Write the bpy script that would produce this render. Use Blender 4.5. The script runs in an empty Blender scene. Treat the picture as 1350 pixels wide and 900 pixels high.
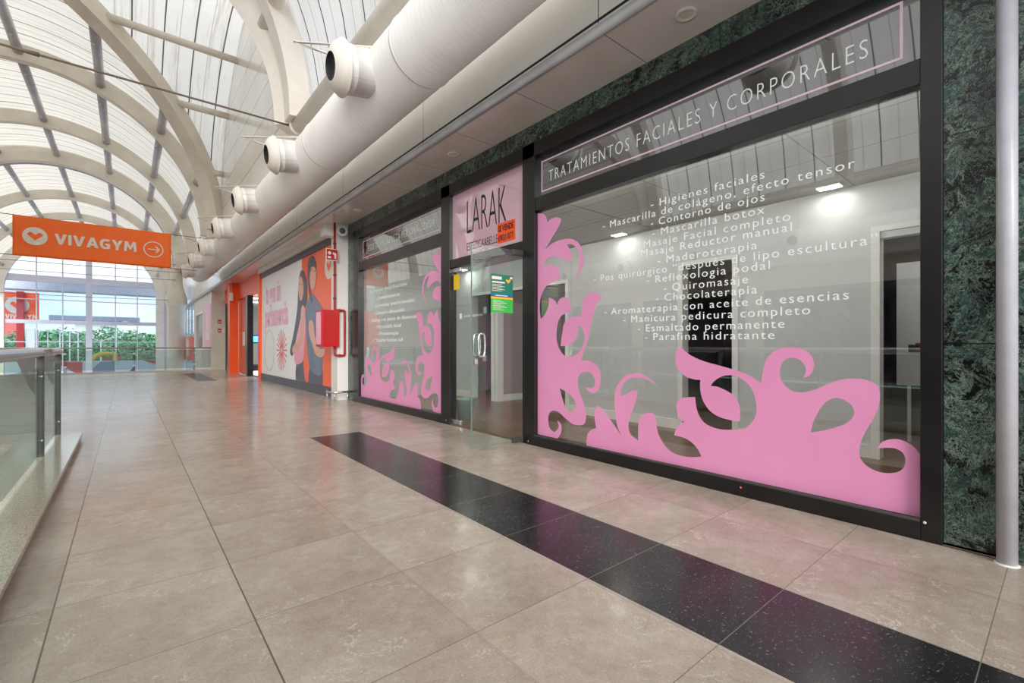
import bpy, bmesh, math, random
from mathutils import Vector, Matrix
R = math.radians
random.seed(4)
sc = bpy.context.scene
col = sc.collection
# ------------------------------------------------------------------ camera
H = 1.05
F = 611.0
YAW = math.atan(507/611.0)
cs, sn = math.cos(YAW), math.sin(YAW)
cam_d = bpy.data.cameras.new('camera'); cam = bpy.data.objects.new('camera', cam_d); col.objects.link(cam)
cam_d.sensor_width = 36; cam_d.lens = F/1350*36; cam_d.shift_y = 5.5/1350
cam.location = (0, 0, H); cam.rotation_euler = (R(90), 0, -YAW); cam_d.clip_end = 500; cam_d.clip_start = .02
sc.camera = cam
def ray(u, v):
    dx = u-675
    return sn*F+cs*dx, cs*F-sn*dx, -(v-455.5)
def on_x(u, v, x):          # photo measurement -> (y, z) on a wall plane
    a, b, c = ray(u, v); t = x/a
    return b*t, H+c*t
# ------------------------------------------------------------------ materials
def mat(name, color=(.8,.8,.8), rough=.5, metal=0, spec=.5, emit=None, estr=0, coat=0):
    m = bpy.data.materials.new(name); m.use_nodes = True
    b = m.node_tree.nodes['Principled BSDF']
    b.inputs['Base Color'].default_value = (*color, 1); b.inputs['Roughness'].default_value = rough
    b.inputs['Metallic'].default_value = metal; b.inputs['Specular IOR Level'].default_value = spec
    b.inputs['Coat Weight'].default_value = coat; b.inputs['Coat Roughness'].default_value = .08
    if emit: b.inputs['Emission Color'].default_value = (*emit, 1); b.inputs['Emission Strength'].default_value = estr
    # a little procedural unevenness on every plain paint
    return m
def srgb(r, g, b):
    f = lambda c: (c/255/12.92 if c/255 <= .04045 else ((c/255+.055)/1.055)**2.4)
    return (f(r), f(g), f(b))
class NT:
    def __init__(s, m): s.t = m.node_tree; s.b = s.t.nodes.get('Principled BSDF')
    def n(s, typ, **k):
        x = s.t.nodes.new(typ)
        for a, v in k.items(): setattr(x, a, v)
        return x
    def l(s, a, b): s.t.links.new(a, b)
    def coord(s):
        if not hasattr(s, '_c'): s._c = s.n('ShaderNodeTexCoord').outputs['Object']
        return s._c
    def sep(s):
        if not hasattr(s, '_s'):
            s._s = s.n('ShaderNodeSeparateXYZ'); s.l(s.coord(), s._s.inputs[0])
        return s._s.outputs
    def val(s, x, sock):
        if isinstance(x, (int, float)): sock.default_value = x
        else: s.l(x, sock)
    def m(s, op, a, b=0, c=0):
        x = s.n('ShaderNodeMath', operation=op)
        s.val(a, x.inputs[0]); s.val(b, x.inputs[1]); s.val(c, x.inputs[2])
        return x.outputs[0]
    def noise(s, scale, detail=4, rough=.55, dist=0, vec=None, out='Fac'):
        x = s.n('ShaderNodeTexNoise'); x.inputs['Scale'].default_value = scale; x.inputs['Detail'].default_value = detail
        x.inputs['Roughness'].default_value = rough; x.inputs['Distortion'].default_value = dist
        s.l(vec or s.coord(), x.inputs['Vector']); return x.outputs[out]
    def ramp(s, fac, stops):
        x = s.n('ShaderNodeValToRGB'); e = x.color_ramp.elements
        while len(e) < len(stops): e.new(.5)
        for i, (p, c) in enumerate(stops): e[i].position = p; e[i].color = (*c, 1) if len(c) == 3 else c
        s.l(fac, x.inputs[0]); return x.outputs[0]
    def mix(s, fac, a, b, blend='MIX'):
        x = s.n('ShaderNodeMix', data_type='RGBA', blend_type=blend)
        s.val(fac, x.inputs[0])
        for v, k in ((a, 6), (b, 7)):
            if isinstance(v, tuple): x.inputs[k].default_value = (*v, 1)
            else: s.l(v, x.inputs[k])
        return x.outputs[2]
    def line(s, c, pitch, off, w):          # 1 on a line of half width w, period pitch
        x = s.m('SUBTRACT', c, off-pitch/2); x = s.m('FLOORED_MODULO', x, pitch); x = s.m('SUBTRACT', x, pitch/2)
        return s.m('LESS_THAN', s.m('ABSOLUTE', x), w)
    def at(s, c, v, w): return s.m('LESS_THAN', s.m('ABSOLUTE', s.m('SUBTRACT', c, v)), w)
    def between(s, c, a, b): return s.m('MULTIPLY', s.m('GREATER_THAN', c, a), s.m('LESS_THAN', c, b))
    def bump(s, h, strength=.2, dist=.01):
        x = s.n('ShaderNodeBump'); x.inputs['Strength'].default_value = strength; x.inputs['Distance'].default_value = dist
        s.l(h, x.inputs['Height']); s.l(x.outputs[0], s.b.inputs['Normal'])
M = {}
def mottled(name, c1, c2, scale=3, rough=.5, metal=0, coat=0, spec=.5, bump=0):
    m = mat(name, c1, rough, metal, spec, coat=coat); n = NT(m)
    f = n.noise(scale, 6, .6)
    n.l(n.ramp(f, [(.35, c1), (.65, c2)]), n.b.inputs['Base Color'])
    if bump: n.bump(n.noise(scale*12, 3), bump, .004)
    M[name] = m; return m
# floor
m = mat('floor_tile', (.4,.36,.32), .3); n = NT(m); s = n.sep(); X_, Y_ = s[0], s[1]
cell = n.n('ShaderNodeCombineXYZ'); n.l(n.m('FLOOR', n.m('DIVIDE', n.m('SUBTRACT', X_, -.227), .603)), cell.inputs[0]); n.l(n.m('FLOOR', n.m('DIVIDE', n.m('SUBTRACT', Y_, .19), .6)), cell.inputs[1])
wn = n.n('ShaderNodeTexWhiteNoise'); n.l(cell.outputs[0], wn.inputs[0])
off = n.n('ShaderNodeVectorMath', operation='ADD'); n.l(n.coord(), off.inputs[0]); sc_ = n.n('ShaderNodeVectorMath', operation='SCALE'); n.l(wn.outputs['Color'], sc_.inputs[0]); sc_.inputs['Scale'].default_value = 9; n.l(sc_.outputs[0], off.inputs[1])
vec = off.outputs[0]
f1 = n.noise(2.4, 10, .68, .3, vec); f2 = n.noise(16, 8, .72, .4, vec)
beige = n.mix(.4, n.ramp(f1, [(.34, srgb(156,139,124)), (.5, srgb(176,162,148)), (.66, srgb(198,187,175))]), n.ramp(f2, [(.3, srgb(146,129,112)), (.7, srgb(204,192,177))]))
tv = n.m('MULTIPLY_ADD', wn.outputs['Value'], .14, .9)
bt = n.mix(1.0, beige, (1,1,1), 'MULTIPLY'); g = n.n('ShaderNodeCombineXYZ'); [n.l(tv, g.inputs[i]) for i in range(3)]
bt = n.mix(1.0, beige, g.outputs[0], 'MULTIPLY')
vein = n.m('LESS_THAN', n.m('ABSOLUTE', n.m('SUBTRACT', n.noise(2.6, 6, .7, 1.4, vec), .5)), .006)
vein = n.m('MULTIPLY', vein, n.m('GREATER_THAN', n.noise(5, 3, .5, 0, vec), .55))
bt = n.mix(n.m('MULTIPLY', vein, .6), bt, srgb(222,212,200))
grain = n.noise(130, 3, .6); bt = n.mix(.18, bt, n.ramp(grain, [(.35, srgb(128,114,102)), (.65, srgb(212,202,192))]))
speck = n.m('GREATER_THAN', n.noise(60, 2, .5), .71); bt = n.mix(n.m('MULTIPLY', speck, .5), bt, srgb(225,218,208))
dark = n.ramp(n.noise(3.5, 8, .65, .4, vec), [(.35, srgb(18,18,20)), (.62, srgb(38,37,40))])
dsp = n.m('GREATER_THAN', n.noise(46, 5, .75, .4), .63); dark = n.mix(n.m('MULTIPLY', dsp, .32), dark, srgb(165,160,162)); dsp = n.m('GREATER_THAN', n.noise(90, 3, .7, .4, vec), .66); dark = n.mix(n.m('MULTIPLY', dsp, .5), dark, srgb(175,170,172))
near_strip = n.m('MULTIPLY', n.between(X_, 1.6, 2.18), n.m('LESS_THAN', Y_, 5.54))
far_strip = n.m('MULTIPLY', n.between(X_, 1.6, 2.1), n.between(Y_, 16.4, 21.4))
strip = n.m('MAXIMUM', near_strip, far_strip)
c = n.mix(strip, bt, dark)
gy = n.line(Y_, .6, .19, .0018)
gx = n.m('MAXIMUM', n.m('MAXIMUM', n.at(X_, -.227, .0028), n.at(X_, .377, .0028)), n.at(X_, 3.30, .01))
weak = n.m('MAXIMUM', n.m('MAXIMUM', n.at(X_, 2.78, .002), n.at(X_, .985, .002)), n.line(X_, .603, -.227, .0015))
weak = n.m('MULTIPLY', weak, n.m('SUBTRACT', 1, strip))
gr = n.m('MAXIMUM', gx, n.m('MAXIMUM', n.m('MULTIPLY', gy, .7), n.m('MULTIPLY', weak, .3)))
c = n.mix(n.m('MULTIPLY', gr, n.m('SUBTRACT', 1, strip)), c, srgb(98,84,70))
c = n.mix(n.m('MULTIPLY', n.m('MULTIPLY', n.line(Y_, .6, .19, .0018), strip), .7), c, srgb(130,122,115))
n.l(c, n.b.inputs['Base Color'])
n.l(n.m('MULTIPLY_ADD', n.noise(5, 4), .14, .15), n.b.inputs['Roughness'])
n.bump(n.m('SUBTRACT', n.m('MULTIPLY', n.noise(2.2, 3), .6), gr), .03, .003)
n.b.inputs['Coat Weight'].default_value = .1; n.b.inputs['Coat Roughness'].default_value = .07; n.b.inputs['Specular IOR Level'].default_value = .42
M['floor'] = m
# green marble
m = mat('green_marble', (.05,.08,.07), .22, coat=.12); n = NT(m)
w = n.noise(2.2, 5, .6, 1.5, out='Color'); wv = n.n('ShaderNodeVectorMath', operation='MULTIPLY_ADD'); n.l(w, wv.inputs[0]); wv.inputs[1].default_value = (.3,.3,.3); n.l(n.coord(), wv.inputs[2])
base = n.ramp(n.noise(5, 9, .72, 1.2, wv.outputs[0]), [(.42, srgb(6,11,10)), (.5, srgb(20,36,33)), (.56, srgb(42,68,62)), (.62, srgb(74,100,92)), (.7, srgb(130,156,144))])
v1 = n.m('SUBTRACT', 1, n.m('MULTIPLY', n.m('ABSOLUTE', n.m('SUBTRACT', n.noise(5, 8, .75, 1.2, wv.outputs[0]), .5)), 70))
v2 = n.m('SUBTRACT', 1, n.m('MULTIPLY', n.m('ABSOLUTE', n.m('SUBTRACT', n.noise(13, 7, .75, 1.6, wv.outputs[0]), .53)), 45))
vm = n.m('GREATER_THAN', n.noise(3.1, 3), .5)
vv = n.m('MAXIMUM', n.m('MULTIPLY', n.m('MAXIMUM', v1, 0), n.m('MULTIPLY_ADD', vm, .65, .25)), n.m('MULTIPLY', n.m('MAXIMUM', v2, 0), .6))
cc = n.mix(n.m('MULTIPLY', vv, .8), base, srgb(190,212,198))
blotch = n.m('MULTIPLY', n.m('MAXIMUM', n.m('SUBTRACT', n.noise(8, 7, .8, 1.2), .6), 0), 6)
cc = n.mix(n.m('MINIMUM', blotch, .6), cc, srgb(170,178,158))
jz = n.m('MAXIMUM', n.at(n.sep()[2], 1.06, .003), n.at(n.sep()[2], 2.15, .003))
jz = n.m('MAXIMUM', jz, n.m('MULTIPLY', n.line(n.sep()[1], 1.2, .43, .003), 1))
cc = n.mix(jz, cc, (.01,.012,.012)); n.l(cc, n.b.inputs['Base Color']); n.b.inputs['Specular IOR Level'].default_value = .35; M['marble'] = m
# granite curb
m = mat('granite', (.5,.47,.42), .16, coat=.4); n = NT(m)
g1 = n.ramp(n.noise(150, 4, .75), [(.36, srgb(132,120,102)), (.5, srgb(190,182,164)), (.64, srgb(226,222,206))])
n.l(g1, n.b.inputs['Base Color']); M['granite'] = m
# vault sheets: translucent, seams circumferential
def vault_mat(name, axis, pitch, tone, trans, dirt):
    m = bpy.data.materials.new(name); m.use_nodes = True; n = NT(m); t = m.node_tree
    t.nodes.remove(n.b); out = t.nodes['Material Output']
    c_ = n.sep()[axis]
    seam = n.line(c_, pitch, .1, .018); sub = n.line(c_, pitch/2, .1, .012)
    st = n.ramp(n.noise(.7, 6, .7), [(.3, tuple(a*.9 for a in tone)), (.7, tone)])
    v2 = n.n('ShaderNodeVectorMath', operation='MULTIPLY'); n.l(n.coord(), v2.inputs[0]); v2.inputs[1].default_value = (3, .15, .15) if axis == 0 else (.15, 3, .15)
    stn = n.m('MULTIPLY', n.m('MAXIMUM', n.m('SUBTRACT', n.noise(2, 5, .7, 0, v2.outputs[0]), .52), 0), dirt)
    c1 = n.mix(n.m('MINIMUM', stn, .5), st, (.42,.33,.2))
    c1 = n.mix(n.m('MULTIPLY', sub, .45), c1, (.2,.19,.16)); c1 = n.mix(n.m('MULTIPLY', seam, .9), c1, (.05,.05,.05))
    tr = n.n('ShaderNodeBsdfTranslucent'); df = n.n('ShaderNodeBsdfDiffuse'); n.l(c1, tr.inputs[0]); n.l(c1, df.inputs[0])
    mx = n.n('ShaderNodeMixShader'); mx.inputs[0].default_value = trans; n.l(df.outputs[0], mx.inputs[1]); n.l(tr.outputs[0], mx.inputs[2])
    n.l(mx.outputs[0], out.inputs[0]); M[name] = m
vault_mat('sheet_y', 1, .75, (.71,.675,.60), .85, 3.4)
vault_mat('sheet_x', 0, .75, (.77,.745,.69), .85, 3.4)
vault_mat('sheet_near', 1, .75, (.80,.77,.73), .8, 1.2)
# white metal wall panels
def panel_mat(name, c1, c2, py, pz, oz, rough, oy=0):
    m = mat(name, c1, rough, coat=.35); n = NT(m); s = n.sep()
    base = n.ramp(n.noise(.9, 4, .6), [(.35, c1), (.65, c2)])
    g = n.line(s[1], py, oy, .005)
    if pz: g = n.m('MAXIMUM', g, n.line(s[2], pz, oz, .012))
    n.l(n.mix(n.m('MULTIPLY', g, .9), base, (.08,.07,.06)), n.b.inputs['Base Color']); M[name] = m
panel_mat('fascia', srgb(238,235,228), srgb(244,242,236), 2.72, 0, 0, .2, 2.3)
panel_mat('lunette', srgb(232,230,222), srgb(240,238,231), 2.6, .78, 5.35, .2, 12.4)
m = mat('soffit', srgb(226,218,212), .22, coat=.5); n = NT(m); s = n.sep()
g = n.line(s[1], 1.04, 2.25, .004); n.l(n.mix(n.m('MULTIPLY', g, .85), n.ramp(n.noise(1.5,4), [(.35, srgb(222,214,208)), (.65, srgb(232,225,220))]), (.1,.09,.085)), n.b.inputs['Base Color']); M['soffit'] = m
# duct
m = mat('duct', srgb(214,206,194), .42, coat=.2); n = NT(m); s = n.sep()
n.l(n.mix(n.m('MULTIPLY', n.line(s[1], .075, 0, .004), .22), n.ramp(n.noise(1.2, 6, .6), [(.3, srgb(214,212,208)), (.7, srgb(230,228,225))]), srgb(120,112,104)), n.b.inputs['Base Color'])
wv = n.m('SINE', n.m('MULTIPLY', s[1], 2*math.pi/.075)); n.bump(wv, .12, .004); M['duct'] = m
mottled('arch', srgb(212,204,188), srgb(226,219,205), 1.4, .6)
mottled('arch_light', srgb(222,216,206), srgb(234,229,220), 1.4, .5)
mottled('purlin', srgb(158,154,164), srgb(176,172,180), 2, .3, coat=.4)
mottled('black', srgb(14,14,16), srgb(24,24,27), 4, .3, coat=.12)
mottled('black_panel', srgb(36,38,44), srgb(44,46,52), 2, .05, spec=.9)
mottled('steel', srgb(190,190,192), srgb(210,210,212), 8, .24, metal=.9)
mottled('steel_dark', srgb(70,68,65), srgb(84,82,78), 5, .45, metal=.3)
mottled('conduit', srgb(150,150,152), srgb(166,166,168), 3, .35, metal=.2)
mottled('pole', srgb(186,186,196), srgb(200,200,210), 5, .32)
mottled('white', srgb(226,225,220), srgb(234,233,229), 2, .45)
mottled('white_wall', srgb(196,199,198), srgb(206,209,208), 1.2, .5)
mottled('mauve_wall', srgb(168,152,152), srgb(178,162,162), 1.2, .55)
mottled('beige_wall', srgb(206,198,186), srgb(216,209,198), 1.5, .5)
mottled('pink', srgb(232,150,196), srgb(238,158,203), 1.1, .32, coat=.15)
mottled('pale_pink', srgb(226,178,200), srgb(232,188,208), 1.1, .06, spec=.8)
mottled('ink', srgb(34,30,36), srgb(44,40,46), 6, .5)
mottled('letter', srgb(244,254,252), srgb(250,255,254), 5, .5)
mottled('letter_pink', srgb(240,205,220), srgb(246,214,226), 5, .5)
mottled('sale_orange', srgb(255,84,20), srgb(255,96,34), 6, .5)
mottled('orange_paint', srgb(250,86,10), srgb(253,96,20), 1.5, .4)
mottled('orange_cloth', srgb(255,104,4), srgb(255,114,14), 2.2, .55, bump=.1)
mottled('cloth_white', srgb(226,214,200), srgb(236,226,214), 3, .6)
mottled('red', srgb(178,0,4), srgb(190,2,6), 4, .35, coat=.1)
mottled('red_pipe', srgb(160,20,24), srgb(176,28,30), 6, .35)
mottled('mural_white', srgb(244,247,252), srgb(250,251,253), .7, .45)
mottled('mural_orange', srgb(252,104,58), srgb(250,124,90), .5, .4)
mottled('mural_red', srgb(228,92,84), srgb(234,104,96), 2, .3)
mottled('mural_pink', srgb(240,158,184), srgb(244,170,194), 2, .3)
mottled('mural_mint', srgb(200,226,226), srgb(206,230,230), 2, .3)
mottled('skin', srgb(222,168,152), srgb(230,180,164), 3, .4)
mottled('shirt', srgb(104,120,144), srgb(124,138,160), 3, .4)
mottled('dark_hair', srgb(74,72,92), srgb(88,86,104), 4, .4)
mottled('trousers', srgb(82,84,108), srgb(96,98,120), 3, .4)
mottled('skirting', srgb(70,72,86), srgb(80,82,96), 3, .4)
mottled('rust_panel', srgb(196,96,70), srgb(204,106,80), 2, .25)
mottled('green_dark', srgb(24,112,92), srgb(30,120,98), 6, .4)
mottled('green', srgb(54,172,72), srgb(62,180,80), 6, .4)
mottled('amber', srgb(240,176,36), srgb(244,184,44), 6, .4)
mottled('blue', srgb(24,96,178), srgb(30,104,186), 6, .4)
mottled('yellow', srgb(246,200,40), srgb(250,206,50), 6, .4)
mottled('wood', srgb(98,70,58), srgb(124,92,76), 2, .3)
mottled('int_ceiling', srgb(150,150,146), srgb(160,160,156), 2, .6)
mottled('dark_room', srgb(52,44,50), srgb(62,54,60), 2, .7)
mottled('bin_grey', srgb(112,134,132), srgb(126,148,146), 6, .5)
mottled('hole', (.004,.004,.006), (.008,.008,.01), 6, .7)
mottled('cable', srgb(112,98,84), srgb(124,110,96), 6, .6)
mottled('bark', srgb(80,70,60), srgb(98,86,74), 6, .8)
mottled('concrete', srgb(186,186,190), srgb(198,198,202), 2, .7)
mottled('paving', srgb(130,130,130), srgb(150,150,150), .3, .8)
mottled('slate_blue', srgb(112,120,140), srgb(122,130,150), .5, .5)
mottled('screen_glow', (.1,.3,.9), (.1,.3,.9)); 
m = mat('leaf', srgb(70,120,60), .6); n = NT(m); n.l(n.ramp(n.noise(.5, 5, .7), [(.3, srgb(52,112,84)), (.5, srgb(92,152,104)), (.7, srgb(166,206,150))]), n.b.inputs['Base Color']); M['leaf'] = m
# wood floor with planks
n = NT(M['wood']); g = n.line(n.sep()[0], .14, 0, .002); oldl = n.b.inputs['Base Color'].links[0].from_socket; n.l(n.mix(n.m('MULTIPLY', g, .6), oldl, (.03,.02,.015)), n.b.inputs['Base Color'])
# interior ceiling tiles
n = NT(M['int_ceiling']); g = n.m('MAXIMUM', n.line(n.sep()[0], .6, .1, .004), n.line(n.sep()[1], 1.2, .1, .004)); oldl = n.b.inputs['Base Color'].links[0].from_socket; n.l(n.mix(g, oldl, (.03,.03,.03)), n.b.inputs['Base Color'])
mottled('lilac', srgb(196,198,214), srgb(206,208,222), 2, .4)
M['lamp'] = mat('lamp', (1,1,1), .5, emit=(1,.97,.92), estr=9)
M['screen'] = mat('screen', (.05,.2,.6), .3, emit=(.08,.35,1), estr=1.6)
def glass(name, tint, a, b, gl=(1,1,1)):
    m = bpy.data.materials.new(name); m.use_nodes = True; n = NT(m); t = m.node_tree; t.nodes.remove(n.b)
    lw = n.n('ShaderNodeLayerWeight'); lw.inputs[0].default_value = .5
    f = n.m('MINIMUM', n.m('MULTIPLY_ADD', n.m('POWER', lw.outputs['Facing'], 2.6), b, a), 1)
    tr = n.n('ShaderNodeBsdfTransparent'); tr.inputs[0].default_value = (*tint, 1)
    g = n.n('ShaderNodeBsdfGlossy'); g.inputs['Roughness'].default_value = 0; g.inputs[0].default_value = (*gl, 1)
    mx = n.n('ShaderNodeMixShader'); n.l(f, mx.inputs[0]); n.l(tr.outputs[0], mx.inputs[1]); n.l(g.outputs[0], mx.inputs[2])
    n.l(mx.outputs[0], t.nodes['Material Output'].inputs[0]); M[name] = m
glass('shop_glass', (.95,.97,.96), .11, .38)
glass('door_glass', (.90,.95,.93), .04, .35)
glass('rail_glass', (.76,.82,.79), .04, .26)
glass('clear_glass', (.84,.93,.99), .02, .2)
glass('header_glass', (.5,.5,.52), .22, .8)
def mirror_coat(name, src, a, b):            # polished glass in front of an opaque backing
    m = M[src].copy(); m.name = name; t = m.node_tree; n = NT(m)
    lw = n.n('ShaderNodeLayerWeight'); lw.inputs[0].default_value = .5
    f = n.m('MINIMUM', n.m('MULTIPLY_ADD', n.m('POWER', lw.outputs['Facing'], 2.6), b, a), 1)
    g = n.n('ShaderNodeBsdfGlossy'); g.inputs['Roughness'].default_value = 0
    mx = n.n('ShaderNodeMixShader'); n.l(f, mx.inputs[0]); n.l(n.b.outputs[0], mx.inputs[1]); n.l(g.outputs[0], mx.inputs[2])
    n.l(mx.outputs[0], t.nodes['Material Output'].inputs[0]); M[name] = m
mirror_coat('header_panel', 'black_panel', .17, .22)
mirror_coat('sign_glass', 'pale_pink', .2, .3)
# ------------------------------------------------------------------ mesh helpers
class MB:
    def __init__(s): s.v = []; s.f = []; s.sm = []
    def add(s, vs, fs, smooth=False):
        k = len(s.v); s.v += [tuple(x) for x in vs]; s.f += [tuple(i+k for i in f) for f in fs]; s.sm += [smooth]*len(fs); return s
    def box(s, x0, x1, y0, y1, z0, z1):
        x0, x1 = sorted((x0, x1)); y0, y1 = sorted((y0, y1)); z0, z1 = sorted((z0, z1))
        return s.add([(x0,y0,z0),(x1,y0,z0),(x1,y1,z0),(x0,y1,z0),(x0,y0,z1),(x1,y0,z1),(x1,y1,z1),(x0,y1,z1)],
                     [(0,3,2,1),(4,5,6,7),(0,1,5,4),(1,2,6,5),(2,3,7,6),(3,0,4,7)])
    def tube(s, pts, r, seg=16, cap=True):
        pts = [Vector(p) for p in pts]; rs = r if isinstance(r, (list, tuple)) else [r]*len(pts)
        rings = []; up = None
        for i, p in enumerate(pts):
            d = (pts[min(i+1, len(pts)-1)]-pts[max(i-1, 0)]).normalized()
            if up is None:
                up = Vector((0,0,1)) if abs(d.z) < .9 else Vector((1,0,0))
            a = d.cross(up).normalized(); b = a.cross(d).normalized(); up = b
            rings.append([p+(a*math.cos(2*math.pi*k/seg)+b*math.sin(2*math.pi*k/seg))*rs[i] for k in range(seg)])
        vs = [v for g in rings for v in g]; fs = []
        for i in range(len(pts)-1):
            for k in range(seg): fs.append((i*seg+k, i*seg+(k+1)%seg, (i+1)*seg+(k+1)%seg, (i+1)*seg+k))
        s.add(vs, fs, True)
        if cap:
            k = len(s.v)-len(vs)
            s.f.append(tuple(k+i for i in reversed(range(seg)))); s.f.append(tuple(k+len(vs)-seg+i for i in range(seg))); s.sm += [False, False]
        return s
    def lathe(s, prof, c, axis=(0,0,1), seg=32):       # prof: (radius, height along the axis)
        ax = Vector(axis).normalized(); up = Vector((0,0,1)) if abs(ax.z) < .9 else Vector((1,0,0))
        a = ax.cross(up).normalized(); b = a.cross(ax).normalized(); c = Vector(c); vs = []; fs = []
        for r, h in prof:
            vs += [c+ax*h+(a*math.cos(2*math.pi*k/seg)+b*math.sin(2*math.pi*k/seg))*r for k in range(seg)]
        for i in range(len(prof)-1):
            for k in range(seg): fs.append((i*seg+k, i*seg+(k+1)%seg, (i+1)*seg+(k+1)%seg, (i+1)*seg+k))
        return s.add(vs, fs, True)
    def sweep(s, path, w, hgt):        # path: list of (point, radial normal, side vector); box section, w along side, hgt = (inner, outer)
        vs = []; fs = []
        for p, nrm, sd in path:
            p = Vector(p); nrm = Vector(nrm); sd = Vector(sd)
            vs += [p+nrm*hgt[0]-sd*w/2, p+nrm*hgt[0]+sd*w/2, p+nrm*hgt[1]+sd*w/2, p+nrm*hgt[1]-sd*w/2]
        for i in range(len(path)-1):
            a = i*4
            for k in range(4): fs.append((a+k, a+(k+1)%4, a+4+(k+1)%4, a+4+k))
        fs += [(3,2,1,0), tuple(len(vs)-4+i for i in range(4))]
        return s.add(vs, fs)
    def build(s, name, material, parent=None, smooth_angle=None):
        me = bpy.data.meshes.new(name)
        o = bpy.data.objects.new(name, me); col.objects.link(o)
        off = Vector((0,0,0))
        if parent is not None:
            o.parent = parent; p = parent
            while p: off += p.location; p = p.parent
        me.from_pydata([tuple(Vector(v)-off) for v in s.v], [], s.f)
        me.polygons.foreach_set('use_smooth', s.sm); me.materials.append(M[material] if isinstance(material, str) else material); me.update()
        bm = bmesh.new(); bm.from_mesh(me); bmesh.ops.recalc_face_normals(bm, faces=bm.faces); bm.to_mesh(me); bm.free()
        return o
def tag(o, label, cat, group=None, kind=None):
    if label: o['label'] = label
    if cat: o['category'] = cat
    if group: o['group'] = group
    if kind: o['kind'] = kind
    return o
def thing(name, label, cat, loc=(0,0,0), group=None):
    o = bpy.data.objects.new(name, None); col.objects.link(o); o.location = loc; o.empty_display_size = .1
    return tag(o, label, cat, group)
def struct(name, mb, material, parent=None):
    o = mb.build(name, material, parent)
    if parent is None: o['kind'] = 'structure'
    return o
def sroot(name, loc=(0,0,0)):
    o = bpy.data.objects.new(name, None); col.objects.link(o); o.location = loc; o['kind'] = 'structure'; return o
def bevel(o, w=.004, seg=2):
    b = o.modifiers.new('bevel', 'BEVEL'); b.width = w; b.segments = seg; b.limit_method = 'ANGLE'; return o
# flat shapes (vinyl, print): loops in plane coordinates -> thin mesh
def flat(loops, mp, thick=.0012):
    cu = bpy.data.curves.new('tmp', 'CURVE'); cu.dimensions = '2D'; cu.fill_mode = 'BOTH'; cu.extrude = thick/2
    for lp in loops:
        sp = cu.splines.new('POLY'); sp.points.add(len(lp)-1); sp.use_cyclic_u = True
        for i, p in enumerate(lp): sp.points[i].co = (p[0], p[1], 0, 1)
    o = bpy.data.objects.new('tmp', cu); col.objects.link(o)
    dg = bpy.context.evaluated_depsgraph_get(); dg.update(); me = bpy.data.meshes.new_from_object(o.evaluated_get(dg))
    mb = MB(); mb.add([mp(v.co.x, v.co.y, v.co.z) for v in me.vertices], [tuple(p.vertices) for p in me.polygons])
    bpy.data.objects.remove(o); bpy.data.curves.remove(cu); bpy.data.meshes.remove(me); return mb
def text(txt, mp, thick=.0012, bold=0.0, spacing=1.0, width=None, height=None, shear=0):
    """glyph outlines laid from (0,0); scaled to the asked width and capital height"""
    cu = bpy.data.curves.new('tmp', 'FONT'); cu.body = txt; cu.size = 1; cu.extrude = .001; cu.offset = bold; cu.space_character = spacing; cu.resolution_u = 3; cu.shear = shear
    o = bpy.data.objects.new('tmp', cu); col.objects.link(o)
    dg = bpy.context.evaluated_depsgraph_get(); dg.update(); me = bpy.data.meshes.new_from_object(o.evaluated_get(dg))
    xs = [v.co.x for v in me.vertices]; x0, x1 = min(xs), max(xs)
    sx = width/(x1-x0) if width else height/.72; sy = (height/.72) if height else sx
    mb = MB(); mb.add([mp((v.co.x-x0)*sx, v.co.y*sy, (thick/2 if v.co.z > 0 else -thick/2)) for v in me.vertices], [tuple(p.vertices) for p in me.polygons])
    bpy.data.objects.remove(o); bpy.data.curves.remove(cu); bpy.data.meshes.remove(me); return mb
def smooth_loop(pts, step=5):
    """pts: (x, y) or (x, y, 1) for a sharp corner; Catmull-Rom between corners"""
    n_ = len(pts); out = []
    for i in range(n_):
        p1, p2 = pts[i], pts[(i+1) % n_]; p0 = pts[i-1]; p3 = pts[(i+2) % n_]
        if len(p1) > 2: p0 = (2*p1[0]-p2[0]*1.0, 2*p1[1]-p2[1]*1.0)
        if len(p2) > 2: p3 = (2*p2[0]-p1[0], 2*p2[1]-p1[1])
        for k in range(step):
            t = k/step
            out.append(tuple(.5*((2*p1[j])+(-p0[j]+p2[j])*t+(2*p0[j]-5*p1[j]+4*p2[j]-p3[j])*t*t+(-p0[j]+3*p1[j]-3*p2[j]+p3[j])*t**3) for j in (0, 1)))
    return out
# ------------------------------------------------------------------ constants
W = 3.32            # shop front plane
XF = 2.765          # fascia plane
ZC = 3.40           # soffit
XC, ZS, RV = -2.7, 5.35, 5.3   # vault axis, spring height, radius
YB0, YB1, YBC = 9.8, 20.4, 15.1
YE = 53.0           # end glass wall
YFE = 23.4          # walkway edge
# ------------------------------------------------------------------ floors
mb = MB()
for a in ((-.85, 3.45, -5, 7.2), (-8.1, 3.45, 7.2, YFE), (-8.1, -3.6, -5, 7.2)): mb.box(a[0], a[1], a[2], a[3], -.45, 0)
struct('floor', mb, 'floor')
struct('floor_lower', MB().box(-8.4, 4.5, -5, YE, -4.6, -4.5), 'concrete')
mb = MB().box(-.86, -.385, -5, 7.1, .045, .075).box(-.83, -.40, -5, 7.08, 0, .046)
o = struct('trim_1', mb, 'granite'); bevel(o, .004)
struct('trim_2', MB().box(-8.1, 3.4, YFE-.02, YFE+.12, -.3, .05), 'beige_wall')
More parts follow.
